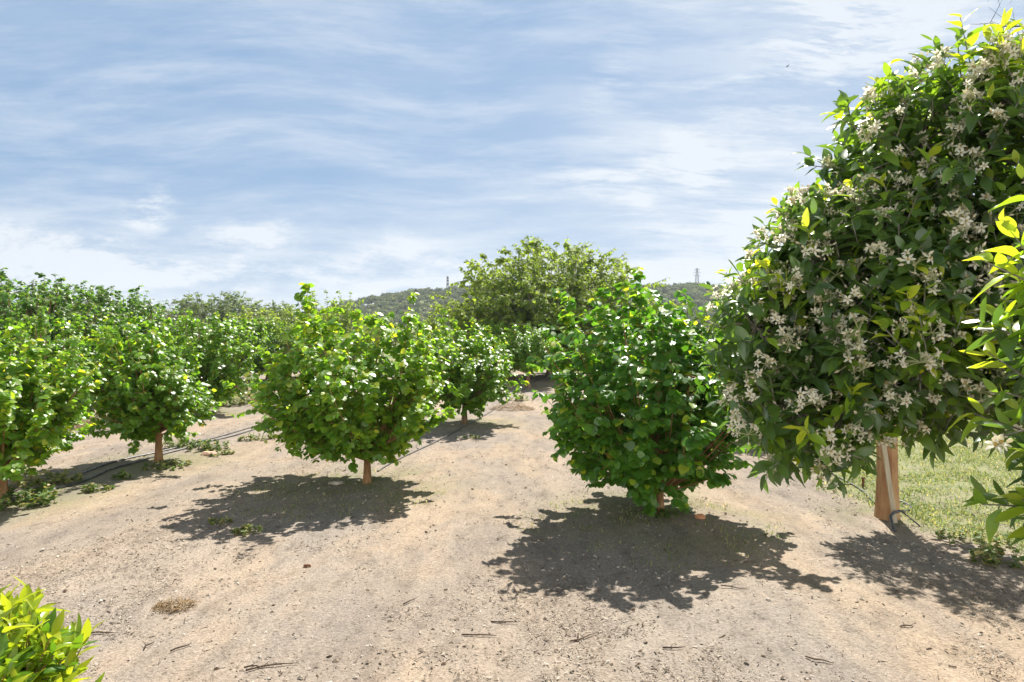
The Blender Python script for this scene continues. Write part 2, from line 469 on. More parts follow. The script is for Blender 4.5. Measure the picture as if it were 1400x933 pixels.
def make_tree(seed, prof, ht, rt, off=(0, 0), nb=75, ntw=7, nlf=15, lsize=.085, leafkind='round', spires=(), tw_len=(.15, .40), lump=.48,
              new=.10, base_tint=(.1, .72), up_bias=.35, shell=.62, lean=(0, 0), twigs=True, droop=.35, stretch=(1, 1), limb=1.0, shoots_out=22, shelf=.2):
    """trunk and limbs in one mesh, foliage in another: boughs reach an uneven envelope given by prof = [(z, r)...]"""
    rng = np.random.default_rng(seed)
    wood = MB(); fol = MB()
    zs = np.array([p[0] for p in prof]); rs = np.array([p[1] for p in prof])
    H = zs[-1]
    top = np.array([lean[0], lean[1], ht])
    tp = bez(np.array([0, 0, -.06]), np.array([lean[0] * .3, lean[1] * .3, ht * .5]), top, 7)
    wood.tube(tp, np.linspace(rt * 1.25, rt * .8, 7) * (1 + .5 * np.exp(-np.arange(7) * 1.4)), 9)
    zz = np.linspace(zs[0], H, 60); wgt = np.interp(zz, zs, rs) + .12 * rs.max(); wgt /= wgt.sum()
    P = []; A = []; U = []; S = []; Ti = []
    tips = []
    scaf = np.arange(9) * 2 * PI / 9 + rng.uniform(-.25, .25, 9)
    for k in range(nb):
        z = rng.choice(zz, p=wgt) + rng.uniform(-.02, .02) * H
        az = rng.uniform(0, 2 * PI) if rng.random() < .3 else scaf[k % len(scaf)] + rng.normal(0, .24) + .5 * (z / H - .5)
        lumpf = 1 + lump * 2 * (vnoise(az * 1.3 + 9, z / H * 4 + seed, seed) - .5)
        f = 1 - shell * rng.random() ** 1.6
        lumpf *= 1 + shelf * math.sin(2 * PI * z / (.21 * H) + 2.2 * math.sin(2 * az + seed) + seed)
        r = np.interp(z, zs, rs) * f * lumpf
        tips.append((np.array([off[0] * z / H + r * math.cos(az) * stretch[0], off[1] * z / H + r * math.sin(az) * stretch[1], z]), False))
    for k in range(shoots_out):
        z = zs[0] + (H - zs[0]) * rng.uniform(.3, .98); az = rng.uniform(0, 2 * PI); r = np.interp(z, zs, rs) * rng.uniform(.85, 1.16)
        tips.append((np.array([off[0] * z / H + r * math.cos(az), off[1] * z / H + r * math.sin(az), z + H * rng.uniform(.02, .11)]), True))
    for sx, sy, sz in spires:
        tips.append((np.array([sx, sy, sz]), True))
    for c, spire in tips:
        st = top * rng.uniform(.72, 1.0); hor = c[:2] - st[:2]
        if spire:
            b0 = np.array([c[0] * .8, c[1] * .8, max(ht, c[2] * .5)])
            path = bez(st, b0, c, 10)
        else:
            mid = np.array([st[0] + hor[0] * .62, st[1] + hor[1] * .62, st[2] + (c[2] - st[2]) * rng.uniform(.25, .5) + .04])
            path = bez(st, mid, c, 8)
        L = np.linalg.norm(c - st)
        wood.tube(path, limb * np.linspace(rt * .26, rt * .06, len(path)) * (1 if not spire else .8), 5, cap=False)
        subs = []
        if spire:
            seg = path[4:]; subs += [seg, path[6:], path[7:]]
            for q in range(5):
                s0 = path[5 + q] if 5 + q < len(path) else c
                t1 = s0 + np.array([rng.normal(0, .5), rng.normal(0, .5), .7]) * rng.uniform(*tw_len) * .5
                subs.append(np.linspace(s0, t1, 4))
        else:
            out = np.array([hor[0], hor[1], 0]); out = out / (np.linalg.norm(out) + 1e-6)
            for q in range(ntw):
                s0 = path[rng.integers(len(path) // 2, len(path))]
                dv = out * .55 + rng.normal(0, .6, 3) + np.array([0, 0, up_bias])
                dv /= np.linalg.norm(dv)
                t1 = s0 + dv * rng.uniform(*tw_len)
                m1 = (s0 + t1) / 2 + np.array([0, 0, -.03])
                subs.append(bez(s0, m1, t1, 4))
        for sp in subs:
            if twigs: wood.tube(sp, np.linspace(rt * .075, rt * .03, len(sp)), 3, cap=False)
            n = max(3, int(nlf * rng.uniform(.7, 1.3)))
            t = np.sort(rng.uniform(.1, 1.02, n)) * (len(sp) - 1)
            i0 = np.clip(t.astype(int), 0, len(sp) - 2); fr = (t - i0)[:, None]
            p = sp[i0] * (1 - fr) + sp[i0 + 1] * fr
            tw = nrm((sp[-1] - sp[0])[None])[0]
            az = np.arange(n) * 2.4 + rng.uniform(0, 6)
            side = np.stack([np.cos(az), np.sin(az), np.zeros(n)], -1)
            a = nrm(side * .9 + tw[None] * .35 + rng.normal(0, .25, (n, 3)) + np.array([0, 0, -droop]))
            rd = p - np.array([off[0], off[1], 0]) * .5; rd = rd * np.array([1, 1, 0]); rd = rd / (np.linalg.norm(rd, axis=1, keepdims=True) + .15)
            a = nrm(a + rd * .35 + np.array([0, 0, -.18]))
            u = nrm(np.array([[0, 0, 1.0]]) + rng.normal(0, .36, (n, 3)) + side * .2 + rd * .62)
            rel = t / (len(sp) - 1)
            ti = rng.uniform(*base_tint, n)
            fresh = (rng.random(n) < new * (1.2 if spire else 1) * (.5 + (p[:, 2] / H))) & (rel > .55)
            ti[fresh] = rng.uniform(.82, 1.0, fresh.sum())
            sz = lsize * rng.uniform(.62, 1.22, n) * (1 - .3 * (rel > .92))
            P.append(p); A.append(a); U.append(u); S.append(sz); Ti.append(ti)
    P = np.vstack(P)
    leaves_into(fol, leafkind, P + nrm(np.vstack(A)) * .012, np.vstack(A), np.vstack(U), np.concatenate(S), np.concatenate(Ti), rng)
    return wood, fol


def tree_thing(name, loc, label, cat, group, wood, fol, barkm, leafm):
    t = empty(name, loc, label, cat, group)
    wood.build('trunk', barkm, t); fol.build('crown', leafm, t)
    return t


GRP = 'young bushy trees planted in orchard rows'


def at(px, py):
    x, y = G(px, py)
    return (x, y, gz(x, y))


def place_hero():
    # --- middle tree, yellow-green
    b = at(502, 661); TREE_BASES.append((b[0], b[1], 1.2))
    w, f = make_tree(11, [(.46, .62), (.62, 1.08), (.85, 1.24), (1.15, 1.2), (1.5, 1.10), (1.8, .95), (2.05, .72), (2.25, .35)], .42, .05, off=(-.30, 0), nb=140, nlf=14, lsize=.082,
                     spires=[(-.98, 0, 2.6), (-.88, .1, 2.74), (-.9, .05, 2.5), (-.78, -.2, 2.5), (-.6, .1, 2.4), (.2, .3, 2.2), (.55, .1, 2.3), (.62, .0, 2.58), (-.5, .3, 2.42), (.8, -.2, 2.1)], new=.17, base_tint=(.22, .8))
    tree_thing('orchard_tree', b, 'broad yellow-green bushy tree in the middle row with a hose at its foot', 'tree', GRP, w, f, M['bark_warm'], M['leaf'])
    # --- right tree, deeper green, taller bowl
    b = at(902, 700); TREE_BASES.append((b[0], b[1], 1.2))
    w, f = make_tree(23, [(.30, .45), (.46, .78), (.72, .94), (1.0, 1.06), (1.5, 1.12), (1.85, 1.05), (2.1, .85), (2.3, .5), (2.4, .25)], .3, .05, off=(-.32, 0), nb=140, nlf=14, lsize=.090,
                     spires=[(-1.12, .1, 2.55), (-1.05, 0, 2.45), (-.45, .1, 2.66), (-.28, .0, 2.76), (-.2, .2, 2.55), (.2, .1, 2.3), (.36, .1, 2.5), (.55, .1, 2.4), (-.7, -.2, 2.55), (.62, -.2, 2.2)], new=.12, base_tint=(.05, .66))
    tree_thing('orchard_tree', b, 'tall deep green bushy tree leafy almost to the ground, left of the blossoming citrus', 'tree', GRP, w, f, M['bark_warm'], M['leaf_deep'])
    # --- second in the middle row
    b = at(635, 580); TREE_BASES.append((b[0], b[1], 1.2))
    w, f = make_tree(37, [(.45, .7), (.75, 1.15), (1.2, 1.25), (1.65, 1.12), (1.95, .85), (2.2, .5), (2.35, .2)], .62, .062, off=(-.05, 0), nb=125, nlf=13, lsize=.085,
                     spires=[(-.48, 0, 2.72), (-.5, .1, 2.5), (-.2, 0, 2.45), (.2, .1, 2.45), (-1.1, 0, 2.4), (-1.15, 0, 2.6), (.6, 0, 2.3)], new=.12)
    t2 = tree_thing('orchard_tree', b, 'mid-green bushy tree right beside the track, behind the broad yellow-green one', 'tree', GRP, w, f, M['bark'], M['leaf'])
    # --- third in the middle row, small
    b = at(722, 530); TREE_BASES.append((b[0], b[1], 1.2))
    w, f = make_tree(41, [(.75, .6), (1.1, 1.3), (1.6, 1.4), (2.2, 1.0), (2.6, .4)], .8, .08, nb=100, nlf=12, lsize=.10, spires=[(0, 0, 2.7), (-.5, 0, 2.6)], new=.08, shell=.6)
    tree_thing('orchard_tree', b, 'small round-crowned tree on a thin straight dark trunk at the far end of the track', 'tree', GRP, w, f, M['bark'], M['leaf'])
    # --- left row by the hoses
    b = at(217, 631); TREE_BASES.append((b[0], b[1], 1.1))
    w, f = make_tree(53, [(.55, .55), (.7, .95), (1.0, 1.05), (1.5, 1.0), (1.9, .85), (2.25, .45), (2.4, .2)], .62, .058, off=(-.42, 0), nb=125, nlf=13, lsize=.082,
                     spires=[(-.95, 0, 2.35), (-.5, .1, 2.5), (-.1, 0, 2.45), (.25, 0, 2.2)], new=.12)
    tree_thing('orchard_tree', b, 'bushy tree on a bare straight trunk beside the twin black hoses', 'tree', GRP, w, f, M['bark_warm'], M['leaf']).scale = (.9, .9, .93)
    b = at(3, 688); TREE_BASES.append((b[0], b[1], 1.1))
    w, f = make_tree(67, [(.5, .6), (.75, 1.0), (1.1, 1.08), (1.5, .98), (1.85, .7), (2.1, .35)], .6, .062, off=(-.05, 0), nb=125, nlf=13, lsize=.082,
                     spires=[(.12, 0, 2.3), (-.2, .1, 2.3), (.5, 0, 2.0), (.75, .1, 1.95)], new=.18, base_tint=(.25, .8))
    tree_thing('orchard_tree', b, 'bright yellow-green tree cut by the left picture edge, weeds round its trunk', 'tree', GRP, w, f, M['bark_warm'], M['leaf']).scale = (.88, .88, .92)
    return t2


def place_others(proto):
    """the rest of the rows: copies of one more round tree, each turned and scaled its own way"""
    b = at(276, 565); TREE_BASES.append((b[0], b[1], 1.2))
    w, f = make_tree(71, [(.38, .7), (.7, 1.15), (1.2, 1.3), (1.8, 1.15), (2.3, .8), (2.6, .35)], .5, .085, nb=120, nlf=12, lsize=.092, lean=(-.12, 0),
                     spires=[(-.3, 0, 2.75), (.3, .1, 2.7), (.6, .2, 2.4)], new=.08)
    q = tree_thing('orchard_tree', b, 'bushy tree with a leaning trunk in the second row beyond the twin hoses', 'tree', GRP, w, f, M['bark'], M['leaf'])
    spots = [  # px, base py, scale, turn, label
        (327, 522, 1.25, 1.1, 'dark-trunked bushy tree standing in its own shade behind the weedy strip and stump'),
        (366, 520, 1.2, 2.3, 'tree half hidden behind the left edge of the broad yellow-green tree'),
        (440, 515, 1.2, 3.1, 'tree hidden low behind the broad yellow-green tree, only its top leaves showing'),
        (165, 552, .98, 4.0, 'bushy tree squeezed behind the bare straight-trunked tree near the hoses'),
        (250, 530, 1.05, 5.2, 'tree behind the leaning-trunked one, below the distant green dome'),
        (300, 505, 1.05, .4, 'small far tree just under the pale trees beside the distant green dome'),
        (390, 503, 1.25, 1.7, 'far tree peeping out left of the yellow spire of the broad tree'),
        (590, 512, 1.1, 2.9, 'far tree glimpsed through the gap right of the broad yellow-green tree'),
        (668, 524, 1.1, 5.0, 'far tree overlapped by the mid-green tree beside the track'),
        (868, 586, 1.0, 3.6, 'tree mostly hidden behind the tall deep green tree'),
        (1028, 598, .92, .9, 'pale sunlit bushy tree filling the gap between the deep green tree and the citrus'),
        (770, 510, 1.1, 4.4, 'far tree hidden behind the left side of the deep green tree'),
        (60, 575, 1.05, 2.0, 'bushy tree in shade behind the tree cut by the left edge'),
    ]
    for px, py, s, rz, lab in spots:
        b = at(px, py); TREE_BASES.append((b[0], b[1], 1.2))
        dup(q, b, lab, rz, (s, s, s * (1.0 + .06 * math.sin(rz * 5))))
    # --- taller dense dark trees at the left edge
    b = W(38, 0, 20); b = (b[0], 20, gz(b[0], 20)); TREE_BASES.append((b[0], b[1], 2.4))
    w, f = make_tree(83, [(.9, 1.4), (1.5, 2.4), (2.4, 2.6), (3.2, 2.2), (3.8, 1.3), (4.15, .6)], .9, .13, nb=260, ntw=7, nlf=13, lsize=.11, tw_len=(.25, .6), spires=[(.5, 0, 4.35), (-.6, 0, 4.3), (1.2, 0, 3.9)], new=.04, base_tint=(.0, .62), lump=.3)
    d = tree_thing('dense_tree', b, 'tall dense dark green tree rising above the rows at the far left', 'tree', 'taller trees behind the left rows', w, f, M['bark'], M['leaf_far']); d.scale = (1, 1, .91)
    for px, dd, s, rz, lab in [(165, 25, 1.0, 1.3, 'dense dark tree right of the tallest one, with ragged upright tips'),
                               (192, 31, .9, 2.2, 'dense tree at the right end of the dark group, next to the bare grey tree'),
                               (100, 29, 1.12, 3.7, 'dense dark tree in the dip between the two nearer dark trees'),
                               (-60, 24, 1.1, 5.0, 'dense tree mostly beyond the left picture edge')]:
        x = (px - CX) / FPX * dd
        TREE_BASES.append((x, dd, 2.4)); dup(d, (x, dd, gz(x, dd)), lab, rz, (s, s, s * .9))
    # --- big open walnut-like tree in the centre distance
    x, y = (754 - CX) / FPX * 36, 36
    w, f = make_tree(97, [(.8, 4.2), (1.6, 5.6), (3.0, 6.1), (4.4, 5.8), (5.6, 4.9), (6.5, 3.6), (7.1, 2.0)], 1.5, .24, nb=560, ntw=9, nlf=15, lsize=.22, leafkind='simple', shoots_out=0, shelf=.05, tw_len=(.35, .95), new=.06, base_tint=(.1, .9), lump=.2, shell=.7, droop=.5, stretch=(1, .9), limb=.5)
    tree_thing('spreading_tree', (x, y, gz(x, y)), 'large open spreading tree with bare limbs showing, domed above the orchard in the centre', 'tree', None, w, f, M['bark_grey'], M['leaf_walnut'])
    # --- upright shoots behind the middle tree
    x, y = (452 - CX) / FPX * 34, 34
    w, f = make_tree(101, [(.9, 1.2), (1.6, 2.2), (2.6, 2.4), (3.4, 1.9), (3.9, 1.0)], .9, .14, nb=130, ntw=6, nlf=10, lsize=.16, leafkind='simple', tw_len=(.3, .7), new=.05, base_tint=(.1, .7),
                     spires=[(-1.5, 0, 4.4), (-.8, 0, 4.25), (-.2, 0, 4.5), (.5, 0, 4.45), (1.0, 0, 4.3), (1.5, 0, 4.0), (-1.1, .5, 4.5)])
    sh = tree_thing('shooty_tree', (x, y, gz(x, y)), 'olive-green tree with upright shoots rising behind the broad yellow-green tree', 'tree', None, w, f, M['bark_grey'], M['leaf_walnut'])
    # --- the green dome and its pale neighbours, some ninety metres off
    x, y = (300 - CX) / FPX * 90, 90
    w, f = make_tree(107, [(1.5, 6.0), (3.0, 8.2), (4.6, 8.2), (6.2, 6.4), (7.3, 3.8), (7.9, 1.4)], 1.8, .35, nb=420, ntw=8, nlf=12, lsize=.34, leafkind='simple', tw_len=(.6, 1.3), new=.0, base_tint=(.0, 1.0), lump=.1, shoots_out=0, shell=.4, twigs=False, droop=.2)
    tree_thing('domed_tree', (x, y, gz(x, y)), 'broad dome-shaped grey-green tree far behind the left rows', 'tree', None, w, f, M['bark_grey'], M['leaf_wood'])
    w, f = make_tree(109, [(.8, 2.0), (1.8, 3.4), (3.0, 3.4), (4.2, 2.4), (5.0, 1.0)], 1.0, .2, nb=150, ntw=6, nlf=10, lsize=.32, leafkind='simple', tw_len=(.5, 1.1), new=.0, base_tint=(.0, 1.0), lump=.2, twigs=False)
    x, y = (352 - CX) / FPX * 70, 70
    pt = tree_thing('pale_tree', (x, y, gz(x, y)), 'pale yellow-green tree in front of the right flank of the green dome', 'tree', 'pale trees beyond the orchard', w, f, M['bark_grey'], M['leaf_pale'])
    for px, dd, s, rz, lab in [(405, 72, 1.05, 1.0, 'pale yellow-green tree between the green dome and the olive-green shoots'),
                               (262, 62, .72, 2.0, 'low pale tree at the foot of the green dome'),
                               (330, 100, 1.0, 3.0, 'pale tree right behind the green dome'),
                               (520, 95, .9, 4.0, 'pale tree on the rise below the wooded hill, left of the mast'),
                               (590, 120, .9, 5.0, 'pale tree at the foot of the wooded hill below the mast'),
                               (910, 110, .9, .5, 'pale tree below the wooded hill, left of the power pylon'),
                               (985, 105, .9, 2.6, 'pale tree below the wooded hill, right of the power pylon'),
                               (690, 85, .8, 1.9, 'pale tree behind the large spreading tree')]:
        x = (px - CX) / FPX * dd
        dup(pt, (x, dd, gz(x, dd)), lab, rz, (s, s, s))
    # --- dark round tree just left of the yellow spire
    x, y = (385 - CX) / FPX * 110, 110
    dt = dup(pt, (x, y, gz(x, y)), 'dark rounded tree far off, its top beside the yellow spire', .3, (1.0, 1.0, 1.42), 'dark trees far behind the orchard')
    for c in dt.children:
        if c.name.startswith('crown'):
            c.data = c.data.copy(); c.data.materials[0] = M['leaf_wood']; dark_me = c.data
    for px, dd, s, zf, lab in [(205, 120, 1.1, 1.35, 'far dark tree behind the dense group, left of the bare grey tree'),
                               (130, 115, 1.1, 1.2, 'far dark tree hidden behind the dense left group'),
                               (455, 125, 1.0, 1.2, 'far dark tree behind the olive-green shoots')]:
        x = (px - CX) / FPX * dd
        dup(dt, (x, dd, gz(x, dd)), lab, px * .1, (s, s, s * zf))
    # --- bare grey tree
    x, y = (240 - CX) / FPX * 60, 60
    rng = np.random.default_rng(5); mb = MB()
    mb.tube([(0, 0, -.1), (.05, 0, 1.2), (0, .1, 2.2)], [.16, .13, .1], 7)
    for k in range(26):
        az = rng.uniform(0, 6.28); r = rng.uniform(.6, 2.1); z = rng.uniform(3.0, 5.2)
        s0 = np.array([0, .05, rng.uniform(1.2, 2.2)]); c = np.array([r * math.cos(az), r * math.sin(az), z])
        p = bez(s0, np.array([c[0] * .6, c[1] * .6, (s0[2] + z) * .45]), c, 7); mb.tube(p, np.linspace(.05, .012, 7), 4, cap=False)
        for q in range(9):
            a = p[rng.integers(3, 7)]; e = a + rng.normal(0, .38, 3) + np.array([0, 0, .3]); mb.tube([a, (a + e) / 2 + rng.normal(0, .05, 3), e], [.014, .01, .006], 3, cap=False)
    bt = empty('bare_tree', (x, y, gz(x, y)), 'leafless grey tree between the dense dark group and the green dome', 'tree'); mb.build('trunk', M['bark_grey'], bt)


# ------------------------------------------------------------------ citrus trees
def flower_mesh_into(mb, c, axis, r, rng):
    axis = axis / np.linalg.norm(axis)
    x = np.cross(axis, [0.3, .5, .81]); x /= np.linalg.norm(x); y = np.cross(axis, x)
    open_ = rng.uniform(-.1, .55)
    a0 = rng.uniform(0, 6.28)
    for k in range(5):
        a = a0 + k * 2 * PI / 5 + rng.uniform(-.12, .12)
        d = x * math.cos(a) + y * math.sin(a); s = -x * math.sin(a) + y * math.cos(a)
        b = c + d * r * .08; w = r * .24
        m = c + d * r * .55 + axis * r * (.28 * open_ + .12); e = c + d * r * 1.0 + axis * r * (open_ * .9 - .12)
        V = [b - s * w * .4, b + s * w * .4, m + s * w, e + s * w * .35, e - s * w * .35, m - s * w]
        mb.add(V, [(0, 1, 2, 5), (5, 2, 3, 4)], None, rng.uniform(.75, 1.0))
    mb.tube([c, c + axis * r * .42], [r * .16, r * .1], 5, a=.05)
    mb.tube([c - axis * r * .45, c], [r * .04, r * .09], 4, a=.3)


def blossom_mesh(seed, n, spread, fr):
    rng = np.random.default_rng(seed); mb = MB()
    for k in range(n):
        a = rng.normal(0, 1, 3) + np.array([0, 0, .8]); a /= np.linalg.norm(a)
        c = a * spread * rng.uniform(.5, 1.0)
        if rng.random() < .72: flower_mesh_into(mb, c, a + rng.normal(0, .3, 3), fr * rng.uniform(.8, 1.1), rng)
        else:
            mb.tube([c, c + a * fr * .3, c + a * fr * .75], [fr * .12, fr * .22, fr * .06], 6, a=.68)
        mb.tube([(0, 0, 0), c * .5 + np.array([0, 0, .004]), c], [.0022, .002, .0018], 3, a=.32, cap=False)
    o = mb.build('blossom_cluster', M['petal'])
    me = o.data; bpy.data.objects.remove(o)
    return me


def shoots(rng, blobs, n, inner=.0):
    """points and outward directions over a union of ellipsoids (cx,cy,cz,rx,ry,rz)"""
    B = np.array(blobs); area = (B[:, 3] * B[:, 4] + B[:, 4] * B[:, 5] + B[:, 3] * B[:, 5]); area /= area.sum()
    P = []; N = []; K = []
    while len(P) < n:
        k = rng.choice(len(B), p=area); b = B[k]
        d = nrm(rng.normal(0, 1, 3)[None])[0]
        f = 1 - rng.random() ** 2 * .28 - inner * rng.random()
        p = b[:3] + d * b[3:] * f
        q = (p - B[:, :3]) / B[:, 3:]
        ins = (q ** 2).sum(1); ins[k] = 9
        if ins.min() < .55 - inner * .5: continue
        P.append(p); N.append(nrm((d / b[3:])[None])[0]); K.append(k)
    return np.array(P), np.array(N), np.array(K)


def citrus_crown(seed, blobs, n, kind, lsize, base, top, rt, up=.5, nl=(7, 12), fresh=None, slen=(.14, .26), fresh_p=.1, droop=.25, tint=(.05, .6)):
    rng = np.random.default_rng(seed)
    wood = MB(); fol = MB()
    base = np.array(base); top = np.array(top)
    wood.tube(bez(base, (base + top) / 2 + np.array([.03, 0, 0]), top, 7), np.linspace(rt * 1.2, rt * .85, 7), 10)
    P, N, K = shoots(rng, blobs, n)
    P2, N2, K2 = shoots(rng, blobs, n // 2, inner=.5)
    P = np.vstack([P, P2]); N = np.vstack([N, N2])
    B = np.array(blobs)
    # limbs to each ellipsoid, twigs to the shoots
    limb = []
    for b in B:
        c = b[:3]; p = bez(top, np.array([(top[0] + c[0]) / 2, (top[1] + c[1]) / 2, top[2] + (c[2] - top[2]) * .3]), c, 8)
        wood.tube(p, np.linspace(rt * .45, rt * .14, 8), 7, cap=False); limb.append(p)
    LP = np.vstack([l[3:] for l in limb])
    aP = []; aA = []; aU = []; aS = []; aT = []
    for k in range(len(P)):
        p = P[k]; o = N[k]
        if k % 2 == 0:
            j = np.argmin(((LP - p) ** 2).sum(1)); wood.tube(bez(LP[j], (LP[j] + p) / 2 + np.array([0, 0, .06]), p, 4), np.linspace(.011, .004, 4), 4, cap=False)
        g = nrm((o * .8 + np.array([0, 0, up]) + rng.normal(0, .38, 3))[None])[0]
        L = rng.uniform(*slen); m = rng.integers(*nl)
        isf = rng.random() < (fresh_p if fresh is None else fresh(p, rng))
        if isf: L *= 1.25; g = nrm((g + np.array([0, 0, .5]))[None])[0]
        t = np.linspace(.05, 1, m); az = np.arange(m) * 2.4 + rng.uniform(0, 6.28)
        x = nrm(np.cross(g, [.31, .55, .77])[None])[0]; y = np.cross(g, x)
        side = np.cos(az)[:, None] * x + np.sin(az)[:, None] * y
        pos = p + g * (t * L)[:, None] + rng.normal(0, .006, (m, 3))
        elev = (.15 + .85 * t)[:, None]
        ax = nrm(side * (1.15 - .55 * t)[:, None] + g * elev + np.array([0, 0, -droop]) * (1 - t[:, None] * .7) + rng.normal(0, .2, (m, 3)))
        upv = nrm(g[None] * .7 + np.array([[0, 0, .8]]) - side * .2 + rng.normal(0, .3, (m, 3)))
        ti = rng.uniform(*tint, m) * (1 if rng.random() > .12 else .6)
        if isf: ti = np.clip(.62 + .38 * t + rng.normal(0, .06, m), 0, 1)
        elif rng.random() < .25: ti[-3:] = rng.uniform(.55, .85, 3)
        aP.append(pos); aA.append(ax); aU.append(upv); aT.append(ti)
        aS.append(lsize * rng.uniform(.7, 1.2, m) * (1 - .35 * t ** 3))
        wood.tube(np.linspace(p, p + g * L, 3), [.004, .0035, .002], 4, cap=False)
    leaves_into(fol, kind, np.vstack(aP), np.vstack(aA), np.vstack(aU), np.concatenate(aS), np.concatenate(aT), rng)
    return wood, fol, P, N


def orange_trees():
    rng = np.random.default_rng(400)
    base = np.array([3.5, 4.25, 0.0])
    # the crown as the photograph outlines it, in world metres
    blobs = [(3.45, 4.2, 2.5, 1.25, 1.05, 1.02), (2.45, 4.15, 2.25, .84, .75, .68), (2.88, 4.0, 2.95, .62, .7, .56),
             (3.2, 3.75, 3.1, .58, .6, .5), (1.98, 4.15, 1.85, .50, .55, .46), (2.9, 3.95, 1.98, .75, .7, .42),
             (1.91, 2.15, 1.98, .14, .2, .34), (1.96, 2.2, 1.45, .12, .18, .18), (1.98, 2.25, 1.68, .12, .15, .16), (3.5, 3.4, 2.5, .8, .6, .9), (1.78, 4.05, 1.5, .34, .40, .28), (2.6, 3.9, 1.66, .28, .3, .24),
             (2.24, 4.0, 3.12, .2, .3, .30), (2.52, 4.05, 3.18, .22, .3, .24), (1.84, 4.0, 2.5, .22, .3, .22), (1.52, 4.1, 2.08, .2, .3, .2), (2.2, 3.55, 1.85, .16, .18, .16), (2.74, 3.9, 3.44, .22, .25, .2)]

    def fresh(p, r):
        # new growth sits on the topmost boughs and on the near bough
        if p[1] < 2.7 and p[2] > 1.7: return .5
        if abs(p[0] - 2.2) < .25 and p[1] < 3.6 and abs(p[2] - 1.85) < .3: return .9
        return .16 + .34 * float(sstep(2.9, 3.5, p[2]))
    w, f, P, N = citrus_crown(401, blobs, 1750, 'citrus', .135, (base[0], base[1], -.05), (3.5, 4.2, 1.62), .085, fresh=fresh)
    t = empty('citrus_tree', (0, 0, 0), 'large citrus tree with glossy dark leaves and white blossom, reaching in from the right edge', 'tree')
    t.location = (base[0], base[1], 0)
    w.V = [v - np.array([base[0], base[1], 0]) for v in w.V]; f.V = [v - np.array([base[0], base[1], 0]) for v in f.V]
    w.build('trunk', M['bark_grey'], t); f.build('crown', M['citrus'], t)
    # blossom clusters: at shoots facing the open side, the hundred nearest as parts
    protos = [blossom_mesh(500 + k, n, sp, .0255) for k, (n, sp) in enumerate([(7, .05), (10, .062), (5, .04), (12, .07), (9, .055), (6, .045)])]
    face = (N @ np.array([-.35, -.9, .1])) + rng.normal(0, .15, len(N))
    cand = [k for k in np.argsort(-face) if P[k][1] < 4.9][:1000]
    near = [k for k in range(len(P)) if P[k][1] < 2.6 and N[k][1] < .3][::2]
    cand = near + [k for k in rng.permutation(cand) if P[k][1] >= 2.6][:820]
    cam = np.array([0, 0, 2.0])
    cand.sort(key=lambda k: np.linalg.norm(P[k] - cam))
    rest = MB()
    for i, k in enumerate(cand):
        me = protos[rng.integers(len(protos))]
        p = P[k] + N[k] * rng.uniform(.08, .22) + np.array([0, 0, rng.uniform(.0, .06)]) - np.array([base[0], base[1], 0])
        e = rng.uniform(-.9, .9, 3) * np.array([1, 1, 3]); s = rng.uniform(.95, 1.45)
        if i < 100:
            o = bpy.data.objects.new('blossom_cluster', me); COL.objects.link(o); o.parent = t
            o.location = p; o.rotation_euler = e; o.scale = (s, s, s)
        else:
            v = np.zeros(len(me.vertices) * 3); me.vertices.foreach_get('co', v); v = v.reshape(-1, 3) * s
            from mathutils import Euler
            R = np.array(Euler(e).to_matrix()); v = v @ R.T + p
            a = np.zeros(len(v)); me.attributes['tint'].data.foreach_get('value', a)
            q = [tuple(pl.vertices) for pl in me.polygons]
            rest.add(v, [x for x in q if len(x) == 4], [x for x in q if len(x) == 3], a)
    ro = rest.build('blossom', M['petal'], t); ro['kind'] = 'stuff'
    # --- the smaller citrus behind it, with the wrapped trunk
    bx, by = G(1213, 708); z0 = gz(bx, by)
    w, f, P, N = citrus_crown(433, [(.05, .15, 2.2, .72, .7, .7), (-.2, 0, 1.8, .5, .5, .38), (.25, .1, 1.8, .5, .5, .4)], 210, 'citrus_far', .115, (0, 0, -.05), (.02, .02, 1.3), .075, fresh_p=.15)
    t2 = empty('citrus_tree', (bx, by, z0), 'smaller citrus tree behind the blossoming one, its trunk sleeved in a brown wrap', 'tree')
    w.build('trunk', M['bark_grey'], t2); f.build('crown', M['citrus'], t2)
    mb = MB(); prof = [(-.16, -.10), (-.02, -.15), (.135, -.07), (.15, .09), (.02, .15), (-.13, .09)]
    prof = [(x * .76, y * .85) for x, y in prof]; rows = []
    for z, s, dx in ((-.03, 1.08, 0), (.12, 1.0, 0), (.45, .93, .004), (.85, .84, .0), (1.12, .80, .006)):
        rows.append([(x * s + dx + .006 * math.sin(9 * x + 7 * z), y * s, z + .01 * math.sin(20 * x)) for x, y in prof])
    V = np.array(rows).reshape(-1, 3); n = 6
    Q = [(r * n + k, r * n + (k + 1) % n, (r + 1) * n + (k + 1) % n, (r + 1) * n + k) for r in range(4) for k in range(n)]
    inner = V * np.array([.9, .9, 1]); m0 = len(V)
    Q2 = [(m0 + r * n + (k + 1) % n, m0 + r * n + k, m0 + (r + 1) * n + k, m0 + (r + 1) * n + (k + 1) % n) for r in range(4) for k in range(n)]
    rim = [(4 * n + k, 4 * n + (k + 1) % n, m0 + 4 * n + (k + 1) % n, m0 + 4 * n + k) for k in range(n)]
    mb.add(np.vstack([V, inner]), Q + Q2 + rim)
    g = mb.build('trunk_wrap', M['guard'], None, False); g.location = (bx, by, z0)
    tag(g, 'stiff reddish-brown sleeve wrapped round the citrus trunk', 'trunk wrap')
    mb = MB(); mb.box((0, 0, .42), (.048, .02, .92)); st = mb.build('wooden_lath', M['lath'], None, False)
    st.location = (bx - .035, by - .215, z0); st.rotation_euler = (math.radians(-6), math.radians(-5), 0)
